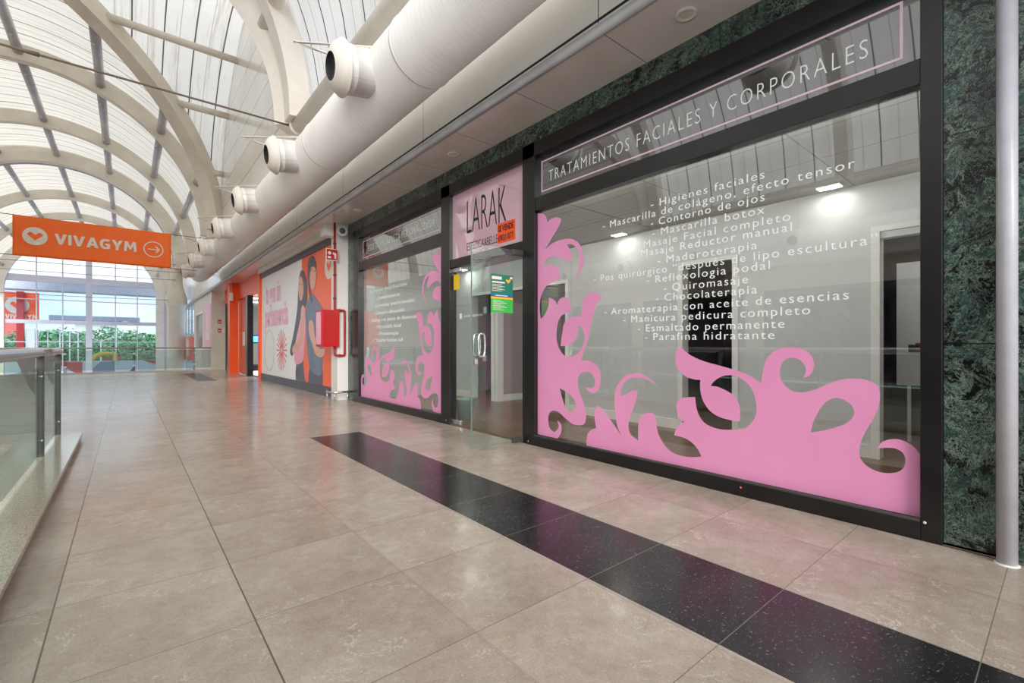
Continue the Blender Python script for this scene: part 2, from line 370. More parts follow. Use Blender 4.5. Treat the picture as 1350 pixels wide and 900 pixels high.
# ------------------------------------------------------------------ upper right wall, fascia, soffit (and the opposite side of the hall)
def both(f):
    f(lambda x: x, 'right'); f(lambda x: 2*XC-x, 'left')
def side(mx, sd):
    mb = MB().box(mx(XF), mx(XF+.1), -5, 37, ZC+.04, ZS+.3)
    struct('wall_%s_upper' % sd, mb, 'fascia')
    mb = MB(); N = 40; xs = (mx(2.72), mx(2.80)); vs = []; fs = []
    ring = [(YBC+(RV+.25)*math.cos(math.pi*k/N), ZS+(RV+.25)*math.sin(math.pi*k/N)) for k in range(N+1)]
    for x in xs: vs += [(x, y, z) for y, z in ring]
    fs += [tuple(range(N+1)), tuple(range(2*N+1, N, -1))]+[(k, k+1, N+2+k, N+1+k) for k in range(N)]+[(N, 0, N+1, 2*N+1)]
    mb.add(vs, fs); struct('wall_%s_lunette' % sd, mb, 'lunette')
    struct('ceiling_%s' % sd, MB().box(mx(XF-.04), mx(3.6), -5, 37, ZC, ZC+.04), 'soffit')
both(side)
# opposite side shop front, seen only in reflections
struct('wall_left', MB().box(-8.75, -8.65, -5, 37, 0, ZC), 'beige_wall')
for i, y in enumerate((-2, 2.4, 6.8, 11.2, 15.6)):
    r_ = sroot('window_%d' % (i+5), (-8.64, y, 0))
    MB().box(-8.65, -8.60, y, y+3.6, .1, 2.6).build('pane', 'black_panel', r_); MB().box(-8.65, -8.58, y-.1, y, 0, 2.75).box(-8.65, -8.58, y+3.6, y+3.7, 0, 2.75).box(-8.65, -8.58, y-.1, y+3.7, 2.6, 2.75).build('window_frame', 'steel_dark', r_)
# ------------------------------------------------------------------ vault sheets
RS = RV+.22
def shell(f, rows, cols):
    vs = [f(i/rows, j/cols) for i in range(rows+1) for j in range(cols+1)]
    fs = [(i*(cols+1)+j, i*(cols+1)+j+1, (i+1)*(cols+1)+j+1, (i+1)*(cols+1)+j) for i in range(rows) for j in range(cols)]
    return MB().add(vs, fs, True)
def bar(y0, y1, a0=0., a1=math.pi):
    return shell(lambda s_, t_: (XC+RS*math.cos(a0+(a1-a0)*s_), y0+(y1-y0)*t_, ZS+RS*math.sin(a0+(a1-a0)*s_)), 48, 4)
mb = bar(YB1, YE+.3)
w_ = RV
for sgn in (1, -1):
    mb2 = shell(lambda s_, t_: (XC+RS*math.cos(math.pi*s_), YBC+sgn*((1-t_)*abs(RS*math.cos(math.pi*s_))+t_*w_), ZS+RS*math.sin(math.pi*s_)), 48, 3)
    (mb.add(mb2.v, mb2.f, True) if sgn == 1 else None)
    if sgn == -1: near_web = mb2
struct('ceiling_vault', mb, 'sheet_y')
mb = bar(-1.5, YB0); mb.add(near_web.v, near_web.f, True)
struct('ceiling_vault_near', mb, 'sheet_near')
mb = MB()
for sgn in (1, -1):
    b2 = shell(lambda s_, t_: (XC+sgn*((1-t_)*abs(RS*math.cos(math.pi*s_))+t_*5.45), YBC+RS*math.cos(math.pi*s_), ZS+RS*math.sin(math.pi*s_)), 48, 3)
    mb.add(b2.v, b2.f, True)
struct('ceiling_cross_vault', mb, 'sheet_x')
# ------------------------------------------------------------------ arches
def arc_path(y, r=RV, a0=0, a1=math.pi, N=56):
    return [((XC+r*math.cos(a0+(a1-a0)*k/N), y, ZS+r*math.sin(a0+(a1-a0)*k/N)), (math.cos(a0+(a1-a0)*k/N), 0, math.sin(a0+(a1-a0)*k/N)), (0,1,0)) for k in range(N+1)]
def arch(y, label, w=.30, h=(-.40, .10), m='arch'):
    o = MB().sweep(arc_path(y), w, h).build('roof_arch', m)
    return tag(o, label, 'arch', 'arches of the glazed roof')
arch(3.8, 'roof arch of the nearest bay, over the shop window, seen reflected in its glass', m='arch_light')
arch(21.7, 'beige roof arch right above and behind the hanging orange banner, first past the cross vault')
arch(27.6, 'second beige roof arch past the cross vault, between the banner and the thick arch')
t = thing('roof_arch', 'thickest beige roof arch, resting on the round column at the end', 'arch', (XC, 32.3, ZS), 'arches of the glazed roof')
MB().sweep(arc_path(32.3), .5, (-.55, .1)).build('arch_beam', 'arch', t)
MB().tube([p[0] for p in arc_path(32.6, 4.82)], .12, 12).build('edge_tube', 'purlin', t)
arch(40.3, 'beige roof arch halfway between the thick arch and the end glass wall')
arch(46.6, 'last slim beige roof arch in front of the end glass wall')
# diagonal groin ribs
def groin(sx, sy, label, m='arch_light'):
    path = []
    for k in range(31):
        a = math.pi/2*k/30; r = RV
        path.append(((XC+sx*r*math.cos(a), YBC+sy*r*math.cos(a), ZS+r*math.sin(a)), Vector((sx*math.cos(a), sy*math.cos(a), 1.3*math.sin(a))).normalized(), Vector((sy, -sx, 0)).normalized()))
    o = MB().sweep(path, .46, (-.34, .14)).build('diagonal_rib', m); return tag(o, label, 'rib', 'diagonal ribs of the cross vault')
groin(1, 1, 'beige diagonal rib landing above the far duct outlets, left of the tall lit panels', 'arch')
groin(1, -1, 'wide pale diagonal rib landing behind the second duct outlet')
groin(-1, 1, 'diagonal rib on the far opposite side of the cross vault, off to the left')
groin(-1, -1, 'diagonal rib on the near opposite side of the cross vault, seen in the shop glass')
o = tag(MB().sweep([(p[0], p[1], p[2]) for p in arc_path(YB0-.35)], .36, (-.28, .1)).build('roof_arch', 'arch_light'), 'wide pale roof arch side by side with the near diagonal rib', 'arch', 'arches of the glazed roof')
# purlins
places = {-67.5: 'far left', -45: 'left', -22.5: 'left of the crown', 0: 'crown', 22.5: 'right of the crown', 45: 'right', 67.5: 'lowest on the right'}
segs = [(21.7, 21.8), (21.7, 27.6), (27.6, 32.1), (32.7, 40.3), (40.3, 46.6), (46.6, YE)]
seg_n = ['just past the cross vault', 'between the first and second slim arches', 'up to the thick arch', 'just beyond the thick arch', 'in the second bay beyond the thick arch', 'ending at the glass end wall']
def purlin(y0, y1, deg, label, m='purlin', r=.13):
    a = R(90-deg); x, z = XC+(RV-.13)*math.cos(a), ZS+(RV-.13)*math.sin(a)
    t = thing('roof_purlin', label, 'roof tube', (x, y0, z), 'long roof tubes between arches')
    MB().tube([(x, y0, z), (x, y1, z)], r, 14).build('tube', m, t)
    dirn = Vector((math.cos(a), 0, math.sin(a)))
    for k in range(1, int((y1-y0)/1.9)+1):
        yy = y0+k*1.9-.6; c = Vector((x, yy, z))-dirn*r
        MB().lathe([(.001, .02), (.035, .02), (.035, -.02)], c, -dirn, 10).build('fixing_bracket', 'arch', t)
    return t
for deg, pn in places.items():
    if deg == 22.5 or True:
        # part inside the cross-vault triangle
        reach = abs(RV*math.sin(R(deg)))
        if reach < 5.0: purlin(YBC+reach+.1, 21.7, deg, 'lilac grey roof tube, %s, in the triangle beyond the cross vault rib' % pn)
    for (a, b), sn_ in zip(segs, seg_n):
        if b-a > 1.5: purlin(a, b, deg, 'lilac grey roof tube, %s, %s' % (pn, sn_))
purlin(3.9, YB0+.6, 67.5, 'thick pale roof tube, stub ending on the rib above the first duct outlet', 'arch_light', .13)
for k, deg in enumerate((22.5, 45, 67.5)):          # tubes of the cross vault, running across the hall
    a = R(90-deg); y, z = YBC+(RV-.05)*math.cos(a), ZS+(RV-.05)*math.sin(a)
    x0 = XC+(RV)*math.cos(a)
    t = MB().tube([(x0, y, z), (2.73, y, z)], .105, 16).build('cross_purlin', 'arch')
    tag(t, ['topmost beige tube crossing the bright panels to the pale wall', 'middle beige tube crossing the bright panels above the cable', 'short lowest beige tube near the foot of the far rib'][k], 'roof tube', 'tubes across the cross vault')
    y2 = 2*YBC-y
    t = MB().tube([(x0, y2, z), (2.73, y2, z)], .105, 16).build('cross_purlin', 'arch_light')
    tag(t, 'tube on the near slope of the cross vault, %s' % ['highest', 'middle', 'lowest'][k], 'roof tube', 'tubes across the cross vault')
# spring-line tubes
def spring_tube(y0, y1, x, label):
    t = thing('spring_beam', label, 'roof tube', (x, y0, ZS-.02), 'tubes along the foot of the vault')
    MB().tube([(x, y0, ZS-.05), (x, y1, ZS-.05)], .14, 18).build('tube', 'arch_light', t)
    MB().lathe([(.001, 0), (.17, 0), (.17, .06), (.14, .06)], (x, y1, ZS-.05), (0, 1, 0), 20).build('end_plate', 'arch_light', t)
spring_tube(-1, YB0-.25, 2.56, 'thick pale tube sloping up behind the nearest duct outlet')
spring_tube(YB1+.2, 32, 2.52, 'pale tube low above the far duct outlets')
spring_tube(-1, YB0-.25, 2*XC-2.56, 'pale tube along the opposite wall top, reflected in the shop window')
spring_tube(YB1+.2, 32, 2*XC-2.52, 'pale tube along the opposite far wall top')
# ------------------------------------------------------------------ cables
def cable(y, z, label, x0=-8, x1=2.6, sag=.12, r=.012, zr=None):
    zr = z if zr is None else zr
    pts = [(x0+(x1-x0)*k/16, y, z+(zr-z)*k/16-sag*(1-(2*k/16-1)**2)) for k in range(17)]
    return tag(MB().tube(pts, r, 8).build('steel_cable', 'cable'), label, 'cable', 'thin tie cables across the hall')
t = thing('tie_rod', 'brown tie rod crossing above the hall to the wide pale rib', 'tie rod', (2.5, YB0-.1, ZS-.1), 'thin tie cables across the hall')
MB().tube([(-8, YB0-.1, ZS-.02), (2.5, YB0-.1, ZS-.02)], .018, 8).build('rod', 'cable', t)
MB().tube([(-1.3, YB0-.1, ZS-.02), (-1.0, YB0-.1, ZS-.02)], [.02, .035], 8).build('turnbuckle', 'cable', t)
cable(20.4, 5.06, 'thin cable from whose line the orange banner hangs', sag=.02, zr=5.0)
cable(20.4, 3.84, 'thin cable along the bottom edge of the orange banner', sag=.02, zr=3.8)
cable(27.6, 4.6, 'thin dark cable below the banner, crossing high over the end window', sag=.05)
cable(32.3, 4.75, 'thin dark cable tied to the thick arch, crossing the end window top', sag=.05, x1=2.1)
cable(32.3, 3.6, 'lowest thin dark cable, crossing the middle of the end window', sag=.05, x1=2.0)
# ------------------------------------------------------------------ banner
YBN = 20.36
def bn(u, v):               # photo point -> banner plane (x, z)
    a, b, c = ray(u, v); t_ = YBN/b; return a*t_, H+c*t_
bx0, bz1 = bn(16.3, 283); bx1, _ = bn(225.4, 308); bz0 = bn(16.3, 336.5)[1]; bz1 = (bz1+bn(225.4, 308)[1])/2; bz0 = (bz0+bn(225.4, 353.7)[1])/2
bw, bh = bx1-bx0, bz1-bz0
t = thing('hanging_banner', 'orange gym banner hung across the hall with white logo, name and arrow', 'banner', ((bx0+bx1)/2, YBN, bz0))
def rip(x, z): 
    e = min(x-bx0, bx1-x); return YBN-.02*math.sin(x*5.2+z*1.5)*math.exp(-abs(bz1-z)*1.2)-.015*math.sin((x+z)*7)*math.exp(-e*1.5)
NX, NZ = 60, 14
vs = [(bx0+bw*i/NX, rip(bx0+bw*i/NX, bz0+bh*j/NZ), bz0+bh*j/NZ) for j in range(NZ+1) for i in range(NX+1)]
fs = [(j*(NX+1)+i, j*(NX+1)+i+1, (j+1)*(NX+1)+i+1, (j+1)*(NX+1)+i) for j in range(NZ) for i in range(NX)]
mb = MB().add(vs, fs, True); o = mb.build('cloth', 'orange_cloth', t); so = o.modifiers.new('solid', 'SOLIDIFY'); so.thickness = .004
bmap = lambda x, z, d: (bx0+x, rip(bx0+x, bz0+z)-.012-d, bz0+z)
def circ(cx, cz, r, n_=40, r2=None): return [(cx+r*math.cos(2*math.pi*k/n_), cz+(r2 or r)*math.sin(2*math.pi*k/n_)) for k in range(n_)]
def heart(cx, cz, s_):
    pts = [(-1, .35, 1), (-.72, .68), (-.42, .62), (0, .2, 1), (.42, .62), (.72, .68), (1, .35, 1), (.95, .12), (0, -.78, 1), (-.95, .12)]
    return smooth_loop([(cx+p[0]*s_, cz+p[1]*s_, *p[2:]) for p in pts], 4)
GL = {'V': (.95, [[(0,1),(.3,1),(.5,.38),(.7,1),(1,1),(.64,0),(.36,0)]]), 'I': (.27, [[(0,0),(1,0),(1,1),(0,1)]]),
 'A': (1, [[(0,0),(.36,1),(.64,1),(1,0),(.71,0),(.64,.2),(.36,.2),(.29,0)], [(.42,.4),(.58,.4),(.5,.68)]]),
 'G': (.88, [[(.95,.98),(.5,1),(.2,.95),(.04,.75),(0,.5),(.04,.25),(.2,.05),(.5,0),(.97,.04),(.97,.55),(.5,.55),(.5,.36),(.7,.36),(.7,.22),(.5,.21),(.36,.27),(.3,.42),(.3,.58),(.36,.73),(.5,.79),(.92,.78)]]),
 'Y': (.95, [[(0,1),(.32,1),(.5,.66),(.68,1),(1,1),(.64,.38),(.64,0),(.36,0),(.36,.38)]]),
 'M': (1.12, [[(0,0),(.06,1),(.32,1),(.5,.5),(.68,1),(.94,1),(1,0),(.77,0),(.73,.6),(.57,.2),(.43,.2),(.27,.6),(.23,0)]])}
def gym_word(x, z, w, h):
    tot = sum(GL[c][0] for c in 'VIVAGYM')+.1*6; k = w/tot; out = []
    for c in 'VIVAGYM':
        out.append([[(x+p[0]*GL[c][0]*k, z+p[1]*h) for p in lp] for lp in GL[c][1]]); x += (GL[c][0]+.1)*k
    return out
flat([circ(bw*.125, bh*.52, bh*.225), heart(bw*.125, bh*.52, bh*.135)], bmap, .004).build('heart_logo', 'cloth_white', t)
for lp_ in gym_word(bw*.235, bh*.375, bw*.52, bh*.27): flat(lp_, bmap, .004).build('letter', 'cloth_white', t)
ax_, az_ = bw*.873, bh*.50
flat([circ(ax_, az_, bh*.225), circ(ax_, az_, bh*.2)], bmap, .004).build('arrow_ring', 'cloth_white', t)
flat([[(ax_-bh*.13, az_-.015), (ax_+bh*.10, az_-.015), (ax_+bh*.03, az_-.1), (ax_+bh*.07, az_-.11), (ax_+bh*.15, az_), (ax_+bh*.07, az_+.11), (ax_+bh*.03, az_+.1), (ax_+bh*.10, az_+.015), (ax_-bh*.13, az_+.015)]], bmap, .004).build('arrow', 'cloth_white', t)
# ------------------------------------------------------------------ duct
def duct(mx, label):
    x, z, r = 2.25, 3.97, .35
    t = thing('air_duct', label, 'duct', (mx(x), 0, z))
    MB().tube([(mx(x), -4, z), (mx(x), 22.2, z), (mx(x), 22.7, z), (mx(x), 22.95, z+.1)], [r, r, r*.93, r*.6], 48).build('duct_pipe', 'duct', t)
    for k in range(10):
        y = 1.95+.75+k*2.8-1.4
        if y > 22: break
        MB().lathe([(r, -.012), (r+.007, -.008), (r+.007, .008), (r, .012)], (mx(x), y, z), (0,1,0), 48).build('joint_ring', 'duct', t)
    sg = mx(1)-mx(2)
    sg = 1 if sg > 0 else -1      # direction towards the hall
    for k in range(8):
        y = 1.95+k*2.8
        d = Vector((sg, 0, -.16)).normalized(); c = Vector((mx(x), y, z))
        nz = MB().lathe([(.235, .30), (.235, .49), (.238, .492), (.238, .497), (.235, .50), (.235, .59)], c, d, 40).build('outlet', 'duct', t)
        MB().lathe([(.236, .565), (.272, .568), (.274, .58), (.258, .586), (.25, .615), (.22, .65), (.17, .68), (.132, .69)], c, d, 40).build('outlet_ring', 'arch_light', nz)
        MB().lathe([(.133, .689), (.125, .66), (.001, .65)], c, d, 32).build('outlet_opening', 'hole', nz)
        a = c+Vector((sg*.55, .0, .32)); 
        MB().tube([c+Vector((sg*.2, .05, .30)), c+Vector((sg*.95, .28, .16)), c+Vector((sg*.5, -.02, .0))], .012, 6).build('support_bracket', 'arch_light', t)
    return t
duct(lambda x: x, 'fat white round air duct with side outlets hung along the shop side')
duct(lambda x: 2*XC-x, 'matching white air duct along the opposite wall, reflected in the shop glass')
# edge pipe along the soffit and vertical pole
struct('trim_8', MB().box(XF-.004, XF, -5, 36, ZC+.122, ZC+.142), 'black')
t = thing('conduit_pipe', 'long grey round pipe along the lower edge of the white fascia', 'pipe', (XF-.02, 0, ZC))
MB().tube([(XF-.055, -4, ZC-.0), (XF-.055, 35.5, ZC-.0)], .044, 24).build('pipe', 'conduit', t)
for k in range(14): MB().box(XF-.06, XF, .2+k*2.6, .23+k*2.6, ZC+.042, ZC+.055).build('pipe_clip', 'steel_dark', t)
t = thing('downpipe', 'pale grey vertical pole in front of the green marble wall', 'pole', (3.24, .195, 0))
MB().tube([(3.255, .195, 0), (3.255, .195, ZC)], .037, 24).build('pipe', 'pole', t)
MB().lathe([(.037, .006), (.044, .004), (.046, 0)], (3.255, .195, 0)).build('base_seal', 'white', t)
# downlights in the soffit
for i, (x, y) in enumerate(((3.05, 1.74), (3.08, 4.83), (3.07, 7.9), (3.07, 11.5), (3.07, 14.6))):
    t = thing('ceiling_light', ['round recessed soffit light above the large shop window', 'round recessed soffit light above the shop door sign', 'round recessed soffit light near the loudspeaker end of the shop', 'round recessed soffit light above the couple on the mural', 'round recessed soffit light above the mural text'][i], 'light', (x, y, ZC-.01), 'recessed lights in the soffit')
    MB().lathe([(.075, 0), (.078, -.008), (.052, -.010), (.046, .0), (.040, -.001)], (x, y, ZC), (0,0,1), 32).build('trim_ring', 'white', t)
    MB().lathe([(.044, -.003), (.001, -.004)], (x, y, ZC), (0,0,1), 24).build('lens', 'arch', t)
# ------------------------------------------------------------------ shop front walls
mb = MB().box(W, W+.16, -5, .43, 0, ZC)                       # right of the shop
struct('wall_right', mb, 'marble')
struct('wall_right_marble', MB().box(W, W+.16, .43, 9.02, 3.20, ZC).box(W, W+.16, 8.72, 9.02, 0, 3.20), 'marble')
# black frame
t = sroot('trim_3', (W, 4.5, 0))
def blk(nm, *b): o = MB().box(*b).build(nm, 'black', t); bevel(o, .003); return o
x0, x1 = W-.02, W+.09
blk('frame_post', x0, x1, .43, .52, 0, 3.20); blk('frame_post', x0, x1, 3.61, 3.80, 0, 3.20)
blk('frame_post', x0, x1, 5.28, 5.50, 0, 3.20); blk('frame_post', x0, x1, 8.44, 8.72, 0, 3.20)
blk('frame_rail', x0, x1, .52, 8.44, 3.05, 3.20)
blk('frame_rail', x0+.01, x1, .52, 3.61, 2.47, 2.61); blk('frame_rail', x0+.01, x1, 5.50, 8.44, 2.44, 2.60); blk('frame_rail', x0+.01, x1, 3.80, 5.28, 2.08, 2.19)
blk('frame_sill', x0-.005, x1, .52, 3.61, 0, .10); blk('frame_sill', x0-.005, x1, 5.50, 8.44, 0, .10)
MB().box(x0-.006, x0+.01, .52, 3.61, .10, .112).box(x0-.006, x0+.01, 5.50, 8.44, .10, .112).build('glazing_bead', 'steel_dark', t)
for (y, z) in ((1.47, .06), (.50, .10), (3.70, .03), (5.36, .05)):
    MB().lathe([(.001, .002), (.006, .002), (.008, 0)], (x0-.0055, y, z), (-1,0,0), 8).build('paint_chip', 'sale_orange' if y == 1.47 else 'cloth_white', t)
GX = W+.03          # glass plane
def pane(n_, y0, y1, z0, z1, m, x=GX, th=.008):
    r_ = sroot('window_%d' % n_, (x, (y0+y1)/2, z0)); MB().box(x, x+th, y0, y1, z0, z1).build('pane', m, r_); return r_
pane(1, .52, 3.61, .10, 2.47, 'shop_glass'); pane(2, 5.50, 8.44, .10, 2.44, 'shop_glass')
pane(3, .52, 3.61, 2.61, 3.05, 'header_panel'); pane(4, 5.50, 8.44, 2.60, 3.05, 'header_panel')
fmap = lambda y0, z0=0, x=GX: (lambda a, b, d: (x-.0012-d, y0-a, z0+b))     # reading direction runs towards -y
# --- header texts
def header(y0, y1, z0, z1, txt, ty0, ty1, tz, label):
    t = thing('header_lettering', label, 'sign', (GX-.01, (y0+y1)/2, z0), 'header signs over the shop windows')
    b = .014; flat([[(0, 0), (y0-y1, 0), (y0-y1, z1-z0), (0, z1-z0)], [(b, b), (y0-y1-b, b), (y0-y1-b, z1-z0-b), (b, z1-z0-b)]], fmap(y0, z0)).build('border_line', 'letter_pink', t)
    text(txt, fmap(ty0, tz), .0012, -.014, 1.25, ty0-ty1, .118).build('letters', 'letter', t)
header(3.55, .60, 2.66, 2.985, 'TRATAMIENTOS FACIALES Y CORPORALES', 3.44, .76, 2.745, 'white header lettering TRATAMIENTOS FACIALES Y CORPORALES in a thin pink border')
header(8.35, 5.58, 2.66, 2.97, 'ESTÉTICA Y BELLEZA PERSONALIZADA', 8.1, 5.75, 2.75, 'white header lettering ESTÉTICA Y BELLEZA PERSONALIZADA in a thin pink border')
# --- treatment list
t = thing('window_lettering', 'fifteen line white treatment list on the large shop window', 'lettering', (GX-.01, 2, 1.1))
lines = [('- Higienes faciales', 858, 272, 1008, 235), ('- Mascarilla de colágeno, efecto tensor', 795, 300, 1127, 221), ('- Contorno de ojos', 858, 297, 1008, 264),
 ('- Mascarilla botox', 860, 310, 1008, 281), ('- Masaje Facial completo', 838, 327, 1042, 290), ('- Masaje Reductor manual', 835, 340, 1044, 302), ('- Maderoterapia', 867, 346, 998, 328),
 ('- Pos quirúrgico “después de lipo escultura”', 783, 372, 1157, 318), ('- Reflexologia podal', 853, 373, 1015, 353), ('- Quiromasaje', 875, 384, 986, 371), ('- Chocolaterapia', 865, 396, 998, 386),
 ('- Aromaterapia con aceite de esencias', 797, 414, 1119, 393), ('- Manicura pedicura completo', 822, 425, 1068, 412), ('- Esmaltado permanente', 841, 436, 1034, 431), ('- Parafina hidratante', 850, 447, 1021, 446)]
for i, (tx, u0, v0, u1, v1) in enumerate(lines):
    ya, za = on_x(u0, v0, GX); yb, zb = on_x(u1, v1, GX)
    text(tx, fmap(ya, (za+zb)/2-.006), .0012, -.004, 1.2, ya-yb, .062).build('text_line', 'letter', t)
t = thing('window_lettering', 'eight line white treatment list on the small left shop window', 'lettering', (GX-.01, 7, 1.3))
ll = [('- Foto depilación', 8.0, 6.6, 1.93), ('- Radiofrecuencia', 7.75, 6.85, 1.79), ('- Corrientes interferenciales', 7.9, 6.35, 1.66), ('- Cavitación ultrasonido', 7.85, 6.7, 1.53),
      ('- Peeling con punta de diamante', 8.05, 6.3, 1.41), ('- Ultrasonido facial', 7.8, 6.8, 1.29), ('- Presoterapia', 7.7, 6.9, 1.17), ('- Máscaras faciales led', 7.9, 6.75, 1.06)]
for tx, ya, yb, z in ll: text(tx, fmap(ya, z+.06), .0012, .004, 1.2, ya-yb, .062).build('text_line', 'letter', t)
# --- pink scroll vinyl
A = lambda x, y, *c: (700+x/5.629, 270+y/5.629, *c)
B = lambda x, y, *c: (700+x/5.293, 430+y/5.293, *c)
C_ = lambda x, y, *c: (800+x/5., 440+y/5., *c)
D = lambda x, y, *c: (990+x/3.6, 440+y/3.6, *c)
L1 = [A(30,75,1),A(60,62),A(95,68),A(112,90),A(120,132,1),A(150,105),A(190,93),A(222,103),A(218,135),A(190,190),A(150,255),A(105,332,1),
 A(140,300),A(180,275),A(240,255),A(300,252),A(345,275),A(375,320),A(392,380),A(388,440),A(365,500),A(320,570,1),A(345,500),A(360,450),A(362,390),A(350,340),A(325,305),A(290,290),A(268,298,1),
 A(290,335),A(303,380),A(300,412),A(275,412),A(230,395),A(180,382),A(140,390),A(110,415),A(92,462,1),A(130,448),A(170,450),A(200,470),A(213,510),A(205,550),A(170,567),A(130,590),A(95,630),A(72,690),A(65,750),A(68,810),A(75,848,1),
 A(105,810),A(130,750),A(135,686,1),A(165,700),A(185,720),A(195,745,1),A(210,705),A(240,685),A(270,690),A(290,720),A(298,800,1),A(260,805),A(225,825),A(205,860),A(195,900),
 B(178,60),B(185,120),B(205,170),B(235,205),B(265,212),B(310,200),B(350,160),B(372,100),B(372,50),B(355,10),A(348,885,1),B(327,30),B(320,70),B(295,110),B(250,135),B(208,137,1),B(212,90),B(220,40),A(243,890),A(270,850),A(310,830),A(372,825,1),
 A(378,770),A(385,720),A(405,680),A(440,655),A(480,652),A(515,670),A(522,690),A(500,720),A(475,770),A(455,830),A(445,900),B(405,60),B(385,130),B(350,238,1),
 B(400,240),B(450,262),B(480,310),B(487,370),B(475,430),B(440,465),B(400,450),B(378,420,1),B(410,432),B(440,420),B(447,380),B(430,335),B(395,318),B(355,325),B(330,355),B(327,410),B(345,480),B(372,550),B(385,620),B(375,675),B(345,690),B(290,680),B(240,640),B(200,603),B(160,588),B(130,605),B(120,650),B(130,705),B(160,735),B(185,720),B(195,690),B(183,655,1),
 B(210,685),B(213,730),B(200,765),B(185,783,1),B(30,748,1)]
h1 = [B(200,430,1),B(255,462),B(295,500),B(315,550),B(300,585),B(255,590),B(235,550),B(215,490)]
L2 = [B(390,832,1),B(388,790),B(400,745),B(430,718),B(457,710,1),B(447,660),B(445,600),B(455,565),B(470,558),B(500,580),B(560,660),B(633,768,1),B(605,700),B(590,620),B(583,520),B(590,450),B(620,385),B(670,340),
 C_(200,257),C_(240,268),C_(300,310),C_(347,360,1),C_(300,320),C_(250,295),C_(200,288),C_(150,295),C_(110,330),C_(92,380),C_(95,412,1),C_(130,395),C_(165,375),C_(198,375),C_(200,400),C_(190,450),C_(165,510),C_(147,570),C_(143,620),C_(160,665),C_(208,703,1),
 C_(207,640),C_(212,570),C_(235,535),C_(270,520),C_(300,522),C_(318,545),C_(325,590),C_(340,660),C_(380,730),C_(430,780),C_(500,805),C_(560,812),C_(625,808,1),C_(600,760),C_(560,715),C_(510,685),C_(445,668,1),C_(455,630),C_(475,600),C_(513,580,1),C_(480,555),C_(465,520),C_(460,460),C_(480,430),C_(520,418),C_(582,416,1),
 C_(590,480),C_(610,540),C_(650,590),C_(720,622),C_(800,632),C_(900,625),C_(950,590),C_(980,540),C_(988,480),C_(975,410),C_(940,340),C_(880,290),C_(820,272),C_(760,280),C_(710,310),C_(685,343,1),C_(730,348),C_(790,375),C_(840,410),C_(870,460),C_(880,520),C_(878,575,1),C_(820,568),C_(750,550),C_(690,515),C_(645,460),C_(622,400),C_(615,340),C_(617,303,1),
 C_(580,300),C_(530,285),C_(485,250),C_(455,200),C_(455,140),C_(465,105),C_(495,85,1),C_(510,108),C_(560,145),C_(640,180),C_(740,208),C_(850,240),C_(930,270),C_(1020,325,1),
 D(55,190),D(70,130),D(105,85),D(160,66),D(220,66),D(270,85),D(298,130),D(295,170),D(275,200),D(250,208,1),D(262,175),D(250,140),D(220,118),D(180,115),D(150,135),D(137,175),D(145,220),D(175,258),D(230,278),D(300,265),D(370,235),D(440,215),D(520,213),D(575,228),D(605,255),D(613,300),D(600,360),D(570,420),D(535,480),D(515,540),D(520,590),D(555,630),D(610,655),D(670,660),D(715,645),D(733,610),D(725,570),D(690,545),D(650,540),D(600,542,1),
 D(620,515),D(660,500),D(710,502),D(760,525),D(795,560),D(812,600,1),D(812,872,1)]
h2 = [D(283,468,1),D(300,410),D(340,340),D(380,308),D(420,305),D(470,330),D(490,365),D(480,400),D(440,430),D(360,455)]
def to_pl(lp):
    out = []
    for u, v in smooth_loop(lp, 5):
        y, z = on_x(u, v, GX); out.append((min(max(y, .522), 3.608), max(z, .104)))
    return out
P1, Q1, P2, Q2 = [to_pl(l) for l in (L1, h1, L2, h2)]
neg = lambda lp: [(-y, z) for y, z in lp]
vm_ = lambda a, b, d: (GX-.001-d, -a, b)
t = thing('window_vinyl', 'pink scrolling leaf vinyl across the foot of the large shop window', 'decal', (GX, 2, .1), 'pink leaf vinyls on the shop windows')
flat([neg(P1), neg(Q1)], vm_).build('tall_scroll', 'pink', t); flat([neg(P2), neg(Q2)], vm_).build('long_scroll', 'pink', t)
k_ = 2.94/3.09
mir = lambda lp: [(-(5.50+(3.61-y)*k_), z) for y, z in lp]
t = thing('window_vinyl', 'pink scrolling leaf vinyl on the small left shop window', 'decal', (GX, 7, .1), 'pink leaf vinyls on the shop windows')
flat([mir(P1), mir(Q1)], vm_).build('tall_scroll', 'pink', t); flat([mir(P2), mir(Q2)], vm_).build('long_scroll', 'pink', t)
# --- sign over the door
t = thing('shop_sign', 'pink shop sign over the glass door with tall thin black letters', 'sign', (GX, 4.5, 2.19))
MB().box(GX, GX+.012, 3.80, 5.28, 2.19, 3.05).build('sign_panel', 'sign_glass', t)
text('LARAK', fmap(4.94, 2.475), .0012, -.014, 1.0, .80, .455).build('letters', 'ink', t)
text('ESTÉTICA&BELLEZA', fmap(4.94, 2.262), .0012, -.008, .95, .76, .105).build('letters', 'ink', t)
t = thing('sale_sticker', 'bright orange sale sticker with black print on the pink sign', 'sticker', (GX-.01, 4.1, 2.3))
MB().box(GX-.004, GX-.002, 3.98, 4.30, 2.245, 2.475).build('sticker_sheet', 'sale_orange', t)
text('SE VENDE', fmap(4.285, 2.38, GX-.0035), .001, .03, 1.0, .28, .07).build('letters', 'ink', t)
text('690311077', fmap(4.285, 2.27, GX-.0035), .001, .02, 1.0, .28, .07).build('letters', 'ink', t)
